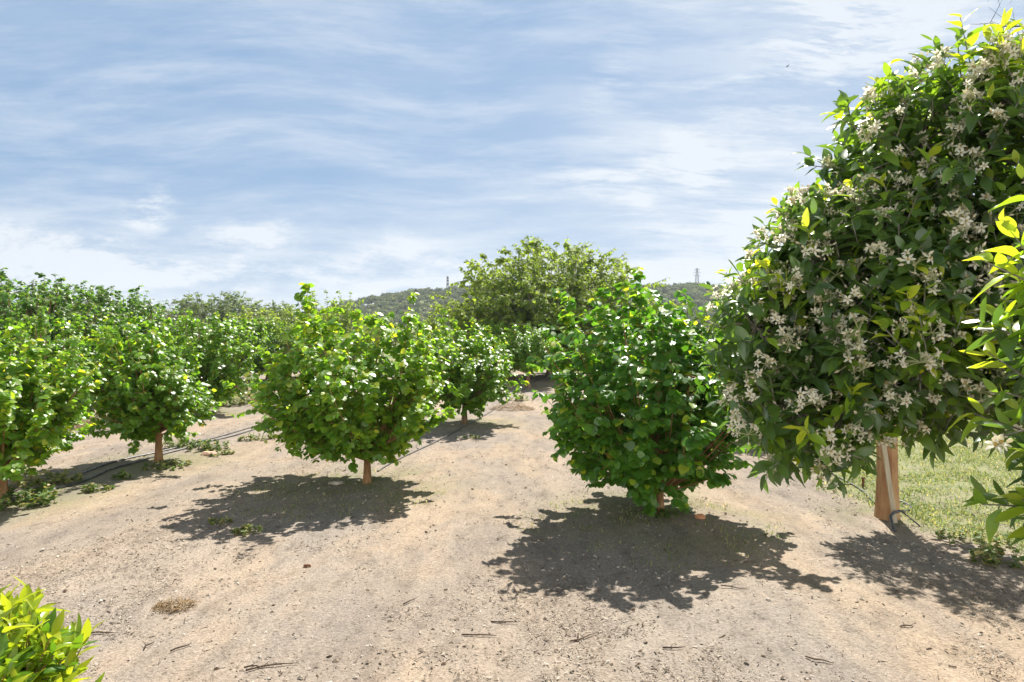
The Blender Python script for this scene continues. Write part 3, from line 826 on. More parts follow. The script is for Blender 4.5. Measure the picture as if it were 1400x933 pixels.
    tag(st, 'pale weathered wooden lath leaning against the brown trunk wrap', 'lath')


def corner_shrub():
    blobs = [(0, 0, .70, .20, .25, .20), (.04, .02, .62, .26, .26, .24), (-.12, .1, .55, .3, .3, .3)]
    w, f, P, N = citrus_crown(611, blobs, 130, 'lance', .14, (0, 0, -.03), (0, 0, .45), .02, up=1.0, nl=(8, 13), fresh_p=.65, slen=(.12, .22), droop=-.05, tint=(.15, .8))
    x, y = -1.98, 2.3
    t = empty('lance_leaved_shrub', (x, y, gz(x, y)), 'small shrub with upright pointed yellow-green leaves in the lower left corner', 'shrub')
    w.build('trunk', M['bark_warm'], t); f.build('crown', M['shrub'], t)


def corner_conifer():
    rng = np.random.default_rng(77); mb = MB(); nd_ = MB()
    mb.tube([(0, 0, -.1), (0, 0, 4), (.05, 0, 8.6)], [.14, .1, .02], 8)
    for k in range(64):
        z = rng.uniform(2.2, 8.4); az = rng.uniform(0, 6.28); L = .95 * (1 - (z - 2) / 9) + .12
        a = np.array([0, 0, z]); e = a + np.array([L * math.cos(az), L * math.sin(az), rng.uniform(-.05, .25)])
        p = bez(a, (a + e) / 2 + np.array([0, 0, -.12]), e, 7); mb.tube(p, np.linspace(.016, .004, 7), 4, cap=False)
        for q in range(16):
            s = p[rng.integers(2, 7)]; d = rng.normal(0, .14, 3) + (e - a) / L * .12 + np.array([0, 0, .08])
            mb.tube([s, s + d * .5 + np.array([0, 0, -.01]), s + d], [.0035, .0028, .0016], 3, cap=False)
    x, y = 7.25, 9.0
    t = empty('bare_conifer', (x, y, gz(x, y)), 'dark twiggy conifer whose bare branch tips poke into the top right corner', 'tree')
    mb.build('trunk', M['twig_dark'], t)


# ------------------------------------------------------------------ ground cover and small things
def scatter_frustum(rng, n, d0, d1, power=1.0):
    u = rng.random(n); y = d0 * (d1 / d0) ** (u ** power)
    x = y * rng.uniform(-.86, .86, n)
    return x, y


def litter():
    rng = np.random.default_rng(900)
    mb = MB()
    x, y = scatter_frustum(rng, 34000, 3.4, 22, 1.0)
    dens = fbm(x / .55, y / .55, 90, 4) + .14 * np.cos((x - ROWDIR * y + .1) * PI / 2)
    keep = rng.random(len(x)) < np.clip((dens - .36) * 3.2, .03, 1)
    for bx, by, r in TREE_BASES[:2]:
        keep |= (np.hypot(x - bx, y - by) < r * .9) & (rng.random(len(x)) < .5)
    x = x[keep]; y = y[keep]; n = len(x)
    z = terrain(x, y) + relief(x, y)
    kind = rng.random(n)
    # thin chips: bent quads lying a little off the soil
    L = rng.gamma(2.2, .0055, n).clip(.005, .045) * (1 + y / 30); Wd = np.where(kind < .45, L * rng.uniform(.12, .3, n), L * rng.uniform(.35, .8, n))
    az = rng.uniform(0, 6.28, n); tilt = rng.normal(0, .25, n); roll = rng.normal(0, .4, n)
    ax = np.stack([np.cos(az) * np.cos(tilt), np.sin(az) * np.cos(tilt), np.sin(tilt)], -1)
    sd = np.stack([-np.sin(az) * np.cos(roll), np.cos(az) * np.cos(roll), np.sin(roll)], -1)
    c = np.stack([x, y, z + .003 + np.abs(np.sin(tilt)) * L * .5 + np.abs(np.sin(roll)) * Wd * .5], -1)
    a = ax * L[:, None] * .5; s = sd * Wd[:, None] * .5
    up = np.array([0, 0, 1.0]) * (Wd * .35)[:, None]
    V = np.stack([c - a - s * .5, c - a + s * .5, c + up * .0 + s, c + up + a * .0, c - s, c + a - s * .4, c + a + s * .4], 1)
    # 0,1 tail; 2 side; 3 ridge; 4 side; 5,6 head
    T = np.array([(0, 1, 3), (1, 2, 3), (2, 6, 3), (6, 5, 3), (5, 4, 3), (4, 0, 3)])
    TT = (np.arange(n)[:, None, None] * 7 + T[None]).reshape(-1, 3)
    ti = np.clip(np.where(rng.random(n) < .42, rng.normal(.33, .15, n), rng.normal(.78, .14, n)), 0, 1)
    mb.add(V.reshape(-1, 3), None, TT, np.repeat(ti, 7))
    tag(mb.build('leaf_litter', M['litter'], None, False), 'dry chips, leaf scraps and twiglets strewn over the soil', 'litter', kind='stuff')
    # fine straw: tens of thousands of thin bits
    mb = MB(); x, y = scatter_frustum(rng, 360000, 3.4, 17)
    u = x - ROWDIR * y
    dens = .55 * fbm(u / .7, y / 1.6, 92, 4) + .45 * fbm(x / .22, y / .3, 93, 3) + .10 * np.cos((u + .1) * PI / 2)
    k = rng.random(len(x)) < np.clip((dens - .49) * 4.0, .03, .7); x = x[k]; y = y[k]; n = len(x)
    z = terrain(x, y) + relief(x, y)
    az = rng.uniform(0, 6.28, n); L = rng.gamma(3, .0036, n).clip(.004, .035) * (1 + y / 22); w = L * rng.uniform(.10, .32, n)
    dx = np.stack([np.cos(az), np.sin(az), rng.normal(0, .3, n)], -1) * L[:, None] * .5; dy = np.stack([-np.sin(az), np.cos(az), rng.normal(0, .45, n)], -1) * w[:, None] * .5
    c = np.stack([x, y, z + .002 + np.abs(dx[:, 2]) + np.abs(dy[:, 2]) + rng.random(n) * .004], -1)
    V = np.stack([c - dx - dy, c + dx - dy, c + dx + dy, c - dx + dy], 1).reshape(-1, 3)
    ti = np.clip(np.where(rng.random(n) < .28, rng.normal(.42, .13, n), rng.normal(.78, .10, n)), 0, 1)
    mb.add(V, np.arange(n * 4).reshape(-1, 4), None, np.repeat(ti, 4))
    tag(mb.build('straw_litter', M['litter'], None, False), 'fine pale straw and chaff thinly covering the soil', 'litter', kind='stuff')
    # small stones
    mb = MB(); x, y = scatter_frustum(rng, 9000, 3.4, 16)
    dens = fbm(x / .9, y / .9, 95, 3); k = rng.random(len(x)) < np.clip((dens - .42) * 4, .02, .8); x = x[k]; y = y[k]; n = len(x)
    z = terrain(x, y) + relief(x, y)
    O = np.array([(1, 0, 0), (0, 1, 0), (-1, 0, 0), (0, -1, 0), (0, 0, 1), (.7, .7, .4), (-.7, .7, .35), (-.7, -.7, .4), (.7, -.7, .3)]) * 1.0
    T = np.array([(0, 5, 4), (5, 1, 4), (1, 6, 4), (6, 2, 4), (2, 7, 4), (7, 3, 4), (3, 8, 4), (8, 0, 4), (0, 1, 5), (1, 2, 6), (2, 3, 7), (3, 0, 8)])
    r = rng.gamma(2, .0035, n).clip(.003, .02)
    V = O[None] * rng.uniform(.7, 1.25, (n, 9, 1)) * np.stack([r, r * rng.uniform(.6, 1, n), r * rng.uniform(.4, .8, n)], -1)[:, None]
    V = V + np.stack([x, y, z], -1)[:, None]
    mb.add(V.reshape(-1, 3), None, (np.arange(n)[:, None, None] * 9 + T[None]).reshape(-1, 3), np.repeat(rng.uniform(.35, 1, n), 9))
    tag(mb.build('gravel', M['litter'], None, False), 'small pale stones scattered over the soil', 'gravel', kind='stuff')


def blades(mb, rng, x, y, h, lean=.5, w=.006, tint=(0, 1)):
    n = len(x); z = terrain(x, y) + relief(x, y) - .004
    az = rng.uniform(0, 6.28, n); d = np.stack([np.cos(az), np.sin(az), np.zeros(n)], -1); s = np.stack([-np.sin(az), np.cos(az), np.zeros(n)], -1)
    b = np.stack([x, y, z], -1); l = (rng.uniform(.1, 1, n) * lean * h)[:, None]
    wv = (w * rng.uniform(.6, 1.5, n))[:, None]
    m = b + d * l * .35 + np.array([0, 0, 1.0]) * (h * .6)[:, None]; e = b + d * l * 1.2 + np.array([0, 0, 1.0]) * (h * (1 - .2 * rng.random(n)))[:, None]
    V = np.stack([b - s * wv, b + s * wv, m + s * wv * .8, m - s * wv * .8, e], 1).reshape(-1, 3)
    k = np.arange(n)[:, None] * 5
    mb.add(V, k + np.array([[0, 1, 2, 3]]), k + np.array([[3, 2, 4]]), np.repeat(rng.uniform(*tint, n), 5))


def ground_leaves(mb, rng, x, y, size, h=.05, tint=(0, .8)):
    n = len(x); z = terrain(x, y) + relief(x, y) + rng.uniform(.004, 1, n) * h
    az = rng.uniform(0, 6.28, n)
    ax = np.stack([np.cos(az), np.sin(az), rng.uniform(-.1, .8, n)], -1)
    up = np.array([[0, 0, 1.0]]) + rng.normal(0, .3, (n, 3))
    leaves_into(mb, 'simple', np.stack([x, y, z], -1), ax, up, np.broadcast_to(size, (n,)) * rng.uniform(.6, 1.3, n), rng.uniform(*tint, n), rng)


def grass():
    rng = np.random.default_rng(901); mb = MB()
    x = rng.uniform(3.4, 13, 260000); y = 4.6 * (26 / 4.6) ** rng.random(len(x))
    g = grass_mask(x, y) * np.clip((fbm(x / .35, y / .35, 47, 3) - .22) * 2.2, .05, 1)
    k = (rng.random(len(x)) < g) & (x < y * .95); x = x[k]; y = y[k]
    h = rng.gamma(3, .010, len(x)).clip(.010, .10)
    blades(mb, rng, x, y, h, .9, .0036, (.05, 1))
    k = rng.random(len(x)) < .45
    xl, yl = x[k] + .01, y[k] + .012
    ground_leaves(mb, rng, xl, yl, .028, .035, (.0, .75))
    tag(mb.build('grass', M['grass'], None, True), 'short sunlit weedy grass beyond the wrapped citrus trunk', 'grass', kind='stuff')
    # thin green and straw growth under the two front trees
    mb = MB(); X = []; Y = []
    for bx, by, r in TREE_BASES[:2]:
        n = 4200; a = rng.uniform(0, 6.28, n); q = r * 1.2 * np.sqrt(rng.random(n)); X.append(bx - .25 + q * np.cos(a)); Y.append(by - .5 + q * np.sin(a))
    X = np.concatenate(X); Y = np.concatenate(Y); k = fbm(X / .28, Y / .28, 49, 3) > .50; X = X[k]; Y = Y[k]
    blades(mb, rng, X, Y, rng.gamma(2, .012, len(X)).clip(.008, .07), .9, .003, (.1, 1))
    tag(mb.build('undergrowth', M['grass'], None, True), 'sparse sprouts and straw in the shade of the two front trees', 'undergrowth', kind='stuff')


def weed_clump(px, py, r, h, label, dry=.3, n=170, seed=0, name='weed_clump', cat='weeds', group='weeds along the hose strips', mat='weed'):
    rng = np.random.default_rng(1000 + seed); bx, by = G(px, py)
    mb = MB()
    for k in range(max(4, n // 14)):
        a = rng.uniform(0, 6.28); q = r * math.sqrt(rng.random()); x = bx + q * math.cos(a); y = by + q * math.sin(a) * .7
        z = gz(x, y); hh = h * rng.uniform(.5, 1.1) * (1 - .5 * q / r)
        e = np.array([x + rng.normal(0, .25) * hh, y + rng.normal(0, .25) * hh, z + hh]); b0 = np.array([x, y, z - .01])
        mb.tube([(bx, by, gz(bx, by) + .003), ((bx + x) / 2, (by + y) / 2, (gz(bx, by) + z) / 2 + .012), b0], .003, 3, a=.8, cap=False); p = bez(b0, np.array([x, y, z + hh * .6]), e, 5); mb.tube(p, np.linspace(.004, .002, 5), 3, a=.75, cap=False)
        m = 14
        t = rng.uniform(.1, 1, m); i0 = np.clip((t * 4).astype(int), 0, 3); fr = (t * 4 - i0)[:, None]
        pos = p[i0] * (1 - fr) + p[i0 + 1] * fr
        az = rng.uniform(0, 6.28, m); ax = np.stack([np.cos(az), np.sin(az), rng.uniform(-.2, .7, m)], -1)
        ti = np.where(rng.random(m) < dry, rng.uniform(.75, 1, m), rng.uniform(0, .7, m))
        leaves_into(mb, 'simple', pos, ax, np.array([[0, 0, 1.0]]) + rng.normal(0, .4, (m, 3)), (.03 + .12 * h) * rng.uniform(.6, 1.3, m), ti, rng)
    o = mb.build(name, M[mat], None, True, origin=(bx, by, gz(bx, by)))
    tag(o, label, cat, group); return o


def dry_pile(px, py, r, h, label, n, seed, name='dry_weed_pile', cat='dry weeds', green=0):
    rng = np.random.default_rng(1200 + seed); bx, by = G(px, py); mb = MB(); z0 = gz(bx, by)
    for k in range(n):
        a = rng.uniform(0, 6.28); q = r * math.sqrt(rng.random()); hh = h * (1 - (q / r) ** 2) * rng.random()
        c = np.array([bx + q * math.cos(a), by + q * math.sin(a) * .7, z0 + hh + .01]); d = rng.normal(0, 1, 3) * np.array([1, 1, .45]); d /= np.linalg.norm(d)
        L = rng.uniform(.3, .8) * max(.12, r * .5)
        p = np.array([c - d * L / 2, c + rng.normal(0, .02, 3), c + d * L / 2]); p[:, 2] = np.maximum(p[:, 2], z0 + .004)
        mb.tube(p, [.002 + .006 * h, .002 + .006 * h, .001 + .003 * h], 3, a=rng.random(), cap=False)
    o = mb.build(name, M['dry'], None, True, origin=(bx, by, z0)); tag(o, label, cat); return o


def hose(pts, r, label, mat='hose', name='irrigation_hose', cat='hose', group=None, lift=.6):
    P = np.array([(*G(px, py), 0) for px, py in pts]); n = len(P)
    # smooth resample
    t = np.linspace(0, n - 1, n * 12); i = np.clip(t.astype(int), 0, n - 2); f = t - i
    i0 = np.clip(i - 1, 0, n - 1); i2 = np.clip(i + 1, 0, n - 1); i3 = np.clip(i + 2, 0, n - 1); f = f[:, None]
    Q = .5 * (2 * P[i] + (P[i2] - P[i0]) * f + (2 * P[i0] - 5 * P[i] + 4 * P[i2] - P[i3]) * f ** 2 + (3 * P[i] - P[i0] - 3 * P[i2] + P[i3]) * f ** 3)
    Q[:, 0] += .03 * (vnoise(Q[:, 1] * 1.3, Q[:, 0] * .2, 61) - .5)
    z = terrain(Q[:, 0], Q[:, 1]) + relief(Q[:, 0], Q[:, 1]); k = np.ones(9) / 9
    zp = np.concatenate([np.full(4, z[0]), z, np.full(4, z[-1])]); z = np.maximum(np.convolve(zp, k, 'valid'), z)
    Q[:, 2] = z + r * lift
    mb = MB(); mb.tube(Q, r, 8)
    o = mb.build(name, M[mat], None, True, origin=tuple(Q[0])); tag(o, label, cat, group); return o


def small_things():
    g = 'black hoses of the left row'
    hose([(-60, 716), (5, 690), (60, 673), (108, 661), (150, 643), (190, 632), (225, 622), (300, 602), (368, 583), (430, 566), (480, 552)], .019, 'black hose curving nearest the camera along the left row', group=g)
    hose([(48, 668), (95, 655), (140, 637), (190, 625), (226, 617), (300, 598), (370, 578), (430, 562), (480, 549)], .017, 'black hose running behind its twin along the left row', group=g)
    hose([(516, 646), (545, 630), (600, 603), (650, 575), (690, 552), (716, 533), (736, 520)], .014, 'dusty black hose running from the middle tree up its row')
    hose([(872, 640), (868, 655), (876, 676), (893, 694)], .016, 'grey hose end curling down beside the deep green tree', mat='pipe')
    hose([(1085, 622), (1145, 655), (1175, 671), (1198, 690), (1222, 701), (1240, 700), (1246, 694), (1236, 688), (1222, 684)], .014, 'black hose looping along the grass edge behind the wrapped trunk')
    # raised black pipe piece in front of the wrap
    bx, by = G(1213, 708); z0 = gz(bx, by)
    mb = MB(); mb.tube([(-.24, -.56, .012), (-.21, -.46, .07), (-.17, -.36, .12), (-.10, -.30, .14), (-.02, -.26, .15), (.03, -.25, .15)], .016, 8)
    mb.tube([(.0, -.255, .15), (.06, -.30, .10), (.13, -.36, .03), (.16, -.38, -.01)], .008, 6)
    o = mb.build('bent_pipe', M['hose'], None, True); o.location = (bx, by, z0); tag(o, 'bent black pipe arching over the soil at the foot of the brown wrap', 'pipe')
    x, y = G(1180, 668); mb = MB(); mb.tube([(0, 0, -.05), (0, 0, .12)], .018, 8); mb.tube([(0, 0, .12), (0, 0, .14)], .026, 8)
    o = mb.build('rusty_peg', M['rust']); o.location = (x, y, gz(x, y)); tag(o, 'short rusty peg standing at the grass edge left of the brown wrap', 'peg')
    # stones and shards
    rng = np.random.default_rng(8)
    for px, py, s, mt, nm, lab, cat in [(286, 622, (.16, .1, .05), 'pink_stone', 'stone', 'flat pinkish stone beside the twin hoses', 'stone'),
                                        (460, 661, (.12, .07, .03), 'stone', 'stone', 'flat pale grey stone left of the middle tree trunk', 'stone'),
                                        (957, 708, (.06, .035, .04), 'terracotta', 'pottery_shard', 'orange terracotta shard in the shade of the deep green tree', 'shard'),
                                        (1062, 655, (.025, .02, .02), 'terracotta', 'pottery_shard', 'tiny red shard on bare soil left of the citrus leaves', 'shard'),
                                        (420, 777, (.035, .02, .02), 'rust', 'dead_leaf', 'curled dark dead leaf on the pale track in front of the middle tree', 'leaf'),
                                        (1050, 823, (.02, .015, .012), 'stone', 'stone', 'small cream stone on the open soil in front of the deep green tree', 'stone')]:
        x, y = G(px, py); mb = MB(); mb.rock((0, 0, s[2] * .4), s, rng); o = mb.build(nm, M[mt], None, False); o.location = (x, y, gz(x, y)); tag(o, lab, cat)
    # twigs
    for k, (px, py, L, az) in enumerate([(372, 917, .30, .35), (655, 869, .24, -.1), (345, 918, .1, .1), (248, 888, .14, .9), (1005, 806, .22, -.4), (800, 872, .25, .5), (690, 848, .2, -.05), (140, 868, .2, .1), (205, 884, .1, 1.4), (560, 826, .13, .9), (920, 886, .14, .1), (1120, 905, .16, -.6), (1240, 860, .12, .3)]):
        x, y = G(px, py); r = np.random.default_rng(30 + k); z = gz(x, y)
        p = np.array([(-L / 2, 0, .006), (-L / 6, r.normal(0, .012), .009), (L / 6, r.normal(0, .015), .009), (L / 2, r.normal(0, .01), .006)])
        mb = MB(); mb.tube(p, [.005, .0055, .0045, .002], 5, a=r.uniform(.05, .4))
        if k % 2 == 0: mb.tube([p[1], p[1] + np.array([.04, .05, .004])], [.003, .0015], 4, a=.2)
        o = mb.build('fallen_twig', M['litter']); o.location = (x, y, z + .004); o.rotation_euler = (0, 0, az)
        tag(o, 'thin dry twig lying on the bare soil in the foreground', 'twig', 'fallen twigs in the foreground')
    # stump with dead stems
    x, y = G(365, 551); st = empty('tree_stump', (x, y, gz(x, y)), 'pale cut tree stump with dead stems on top, behind the weedy strip', 'stump')
    mb = MB(); n = 16; V = []
    for z, s in ((-.03, .19), (.12, .225), (.30, .26), (.36, .25)):
        for k in range(n):
            a = 2 * PI * k / n; q = s * (1 + .05 * math.sin(5 * a + 1) + .03 * math.sin(9 * a)); V.append((q * math.cos(a), q * math.sin(a), z))
    V.append((0, 0, .345))
    Q = [(r * n + k, r * n + (k + 1) % n, (r + 1) * n + (k + 1) % n, (r + 1) * n + k) for r in range(3) for k in range(n)]
    mb.add(V, Q, [(3 * n + k, 3 * n + (k + 1) % n, 4 * n) for k in range(n)]); mb.build('stump_body', M['stump'], st, False)
    mb = MB()
    for k in range(26):
        a = rng.uniform(0, 6.28); q = rng.uniform(0, .2); b0 = np.array([q * math.cos(a), q * math.sin(a), .34]); e = b0 + np.array([rng.normal(0, .1), rng.normal(0, .1), rng.uniform(.1, .32)])
        mb.tube([b0, (b0 + e) / 2 + rng.normal(0, .015, 3), e], [.008, .006, .003], 4, a=rng.random())
    mb.build('dead_stems', M['dry'], st)
    dry_pile(112, 586, .55, .32, 'mound of straw-coloured dry weeds behind the tree cut by the left edge', 420, 1)
    dry_pile(700, 560, .65, .28, 'heap of dry cut brush beside the track near the far tree', 300, 2, 'brush_heap', 'brush')
    dry_pile(240, 832, .15, .05, 'little nest-like clump of brown dry grass on the foreground soil', 150, 3, 'dry_grass_clump', 'dry grass')
    for k, (px, py, r, h, lab, dry, n) in enumerate([
        (20, 690, .42, .26, 'leafy green weeds around the trunk at the left edge', .15, 420),
        (62, 660, .40, .2, 'pinkish dry weeds lying between the two hoses', .75, 260),
        (133, 672, .18, .11, 'small pale green weed in front of the nearer hose, left of the bare trunk', .3, 120),
        (165, 655, .12, .12, 'tiny upright weed between the nearer hose and the bare trunk', .1, 80),
        (228, 640, .32, .1, 'low spreading weeds just in front of the bare straight trunk', .3, 240),
        (248, 612, .28, .17, 'green weed tuft behind the hoses, right of the bare trunk', .15, 200),
        (288, 615, .32, .17, 'green weeds growing over the twin hoses near the pink stone', .2, 240),
        (300, 622, .2, .08, 'low weed in front of the hoses, right of the pink stone', .3, 110),
        (352, 602, .3, .14, 'yellowish weeds in front of the hoses near the broad tree', .5, 200),
        (318, 553, .9, .45, 'wide grey-green weed patch between the leaning tree and the stump', .4, 700),
        (342, 540, .6, .5, 'taller weeds at the left side of the stump', .4, 400),
        (290, 557, .5, .25, 'dry-tipped weeds right of the leaning trunk', .6, 250),
        (905, 704, .17, .13, 'fresh green sprouts round the foot of the deep green tree', .0, 170),
        (712, 548, .45, .3, 'scrubby weeds at the right side of the brush heap', .5, 220),
        (300, 716, .12, .07, 'straw-tipped tuft at the left end of the middle tree shadow', .7, 70),
        (345, 730, .14, .09, 'brown and green tuft at the lower edge of the middle tree shadow', .6, 90),
        (640, 600, .25, .1, 'low weed by the grey hose below the mid-green tree', .3, 120),
        (1330, 742, .35, .16, 'leafy weeds at the grass edge below the overhanging citrus leaves', .5, 110),
        (1296, 735, .25, .1, 'low weeds on the soil right of the trunk wrap', .5, 60),
        (1372, 770, .3, .2, 'weeds and curled dead stems at the right picture edge', .5, 220)]):
        left = px < 370
        weed_clump(px, py, r * (1.25 if left else 1), h * (1.2 if left else 1), lab, dry, int(n * (1.9 if left else 1.3)), k)


# ------------------------------------------------------------------ distance: wood, pylon, mast, fence, bird
def hill_wood():
    rng = np.random.default_rng(321); mb = MB()
    y = rng.uniform(325, 530, 5200); px = rng.uniform(380, 1420, len(y)); x = (px - CX) / FPX * y
    k = sstep(420, 520, px) > rng.random(len(px)); x = x[k]; y = y[k]; n = len(x)
    z = terrain(x, y)
    hh = rng.uniform(4.5, 8.0, n); r = rng.uniform(1.8, 3.2, n)
    m = 60
    d = nrm(rng.normal(0, 1, (n, m, 3))); d[..., 2] = np.abs(d[..., 2]) * .9 - .25
    rad = .6 + .4 * rng.random((n, m, 1))
    base = np.stack([x, y, z + hh * .62], -1)[:, None]
    c = base + d * rad * np.stack([r, r, hh * .42], -1)[:, None]
    c = c.reshape(-1, 3)
    ax = rng.normal(0, 1, c.shape); ax[:, 2] = ax[:, 2] * .3 - .1
    up = nrm(d.reshape(-1, 3) + rng.normal(0, .4, c.shape) + np.array([0, 0, .5]))
    tint = np.clip(np.repeat(rng.normal(.42, .22, n), m) + rng.normal(0, .1, n * m), 0, 1)
    leaves_into(mb, 'simple', c, ax, up, rng.uniform(.8, 1.7, len(c)), tint, rng)
    for i in range(0, n):
        if y[i] < 352: mb.tube([(x[i], y[i], z[i] - .3), (x[i] + .2, y[i], z[i] + hh[i] * .6)], [.22, .12], 4, a=1.0, cap=False)
    tag(mb.build('hill_woods', M['pine'], None, True), 'grey-green pine wood covering the hill behind the orchard', 'woods', kind='stuff')


def lattice(mb, h, b, t, levels, arms=(), r=.12):
    def corner(z):
        w = b + (t - b) * z / h
        return [np.array([sx * w, sy * w, z]) for sx, sy in ((-1, -1), (1, -1), (1, 1), (-1, 1))]
    zs = [h * (1 - (1 - k / levels) ** 1.15) for k in range(levels + 1)]
    for k in range(4): mb.tube([corner(0)[k], corner(h)[k]], r, 4)
    for a, c in zip(zs[:-1], zs[1:]):
        A = corner(a); C = corner(c)
        for k in range(4):
            mb.tube([A[k], C[(k + 1) % 4]], r * .6, 4); mb.tube([A[(k + 1) % 4], C[k]], r * .6, 4); mb.tube([C[k], C[(k + 1) % 4]], r * .6, 4)
    for z, w in arms:
        for s in (-1, 1):
            A = corner(z); tip = np.array([s * w, 0, z + .3])
            for k in range(4): mb.tube([A[k] + np.array([0, 0, .9 * (k > 1)]), tip], r * .6, 4)
            mb.tube([tip, tip - np.array([0, 0, 1.3])], r * .8, 5)


def far_things():
    x, y, z = W(953, 388, 505); z0 = float(terrain(x, y)); top = W(953, 367, 505)[2]
    mb = MB(); h = top - z0; lattice(mb, h, 1.8, .4, 8, [(h - 1.2, 1.9), (h - 3.6, 2.8), (h - 6.0, 2.2)], .10)
    o = mb.build('power_pylon', M['steel'], None, False); o.location = (x, y, z0); tag(o, 'grey lattice power pylon with cross arms on the wooded ridge', 'pylon')
    x, y, z = W(612, 395, 505); z0 = float(terrain(x, y)); top = W(612, 378, 505)[2]
    h = top - z0; t = empty('radio_mast', (x, y, z0), 'slim lattice mast with dark bands on the ridge left of the spreading tree', 'mast')
    mb = MB(); lattice(mb, h, 1.3, .4, 9, (), .13); mb.build('mast_frame', M['steel'], t, False)
    for q in (.62, .8, .93):
        mb = MB(); mb.box((0, 0, h * q), (1.5, 1.5, 1.3)); mb.build('antenna_panel', M['twig_dark'], t, False)
    # wooden fence on the rise
    y = 100.0; x0 = (524 - CX) / FPX * y; x1 = (549 - CX) / FPX * y
    z0 = gz((x0 + x1) / 2, y); t = empty('rail_fence', ((x0 + x1) / 2, y, z0), 'dark wooden rail fence far off on the rise below the hill', 'fence')
    L = (x1 - x0)
    for k in range(4):
        mb = MB(); mb.box((-L / 2 + L * k / 3, 0, 1.4), (.16, .16, 3.2)); mb.build('post', M['fencewood'], t, False)
    for zz in (1.9, 2.7):
        mb = MB(); mb.box((0, -.1, zz), (L + .3, .06, .2)); mb.build('rail', M['fencewood'], t, False)
    # bird
    c = W(1077, 91, 28); t = empty('bird', c, 'small dark bird flying high in the clouds', 'bird')
    mb = MB(); mb.tube([(-.11, 0, 0), (-.05, 0, .015), (.03, 0, .015), (.09, 0, .02), (.12, 0, .015)], [.006, .026, .032, .022, .004], 8)
    mb.add([(-.04, 0, .02), (.04, 0, .02), (.02, .16, .06), (-.03, .15, .055), (-.05, .28, .03)], [(0, 1, 2, 3)], [(3, 2, 4)])
    mb.add([(-.04, 0, .02), (.04, 0, .02), (.02, -.16, .06), (-.03, -.15, .055), (-.05, -.28, .03)], [(3, 2, 1, 0)], [(4, 2, 3)])
    mb.add([(-.10, -.02, .0), (-.10, .02, 0), (-.19, .04, .0), (-.19, -.04, .0)], [(0, 1, 2, 3)])
    o = mb.build('body', M['bird'], t); t.rotation_euler = (0, -.7, 0.25); t.scale = (.7, .7, .7)


# ------------------------------------------------------------------ sky, sun, camera
SUN_EL, SUN_AZ = 49.5, 16.5       # azimuth measured to the right of the view direction


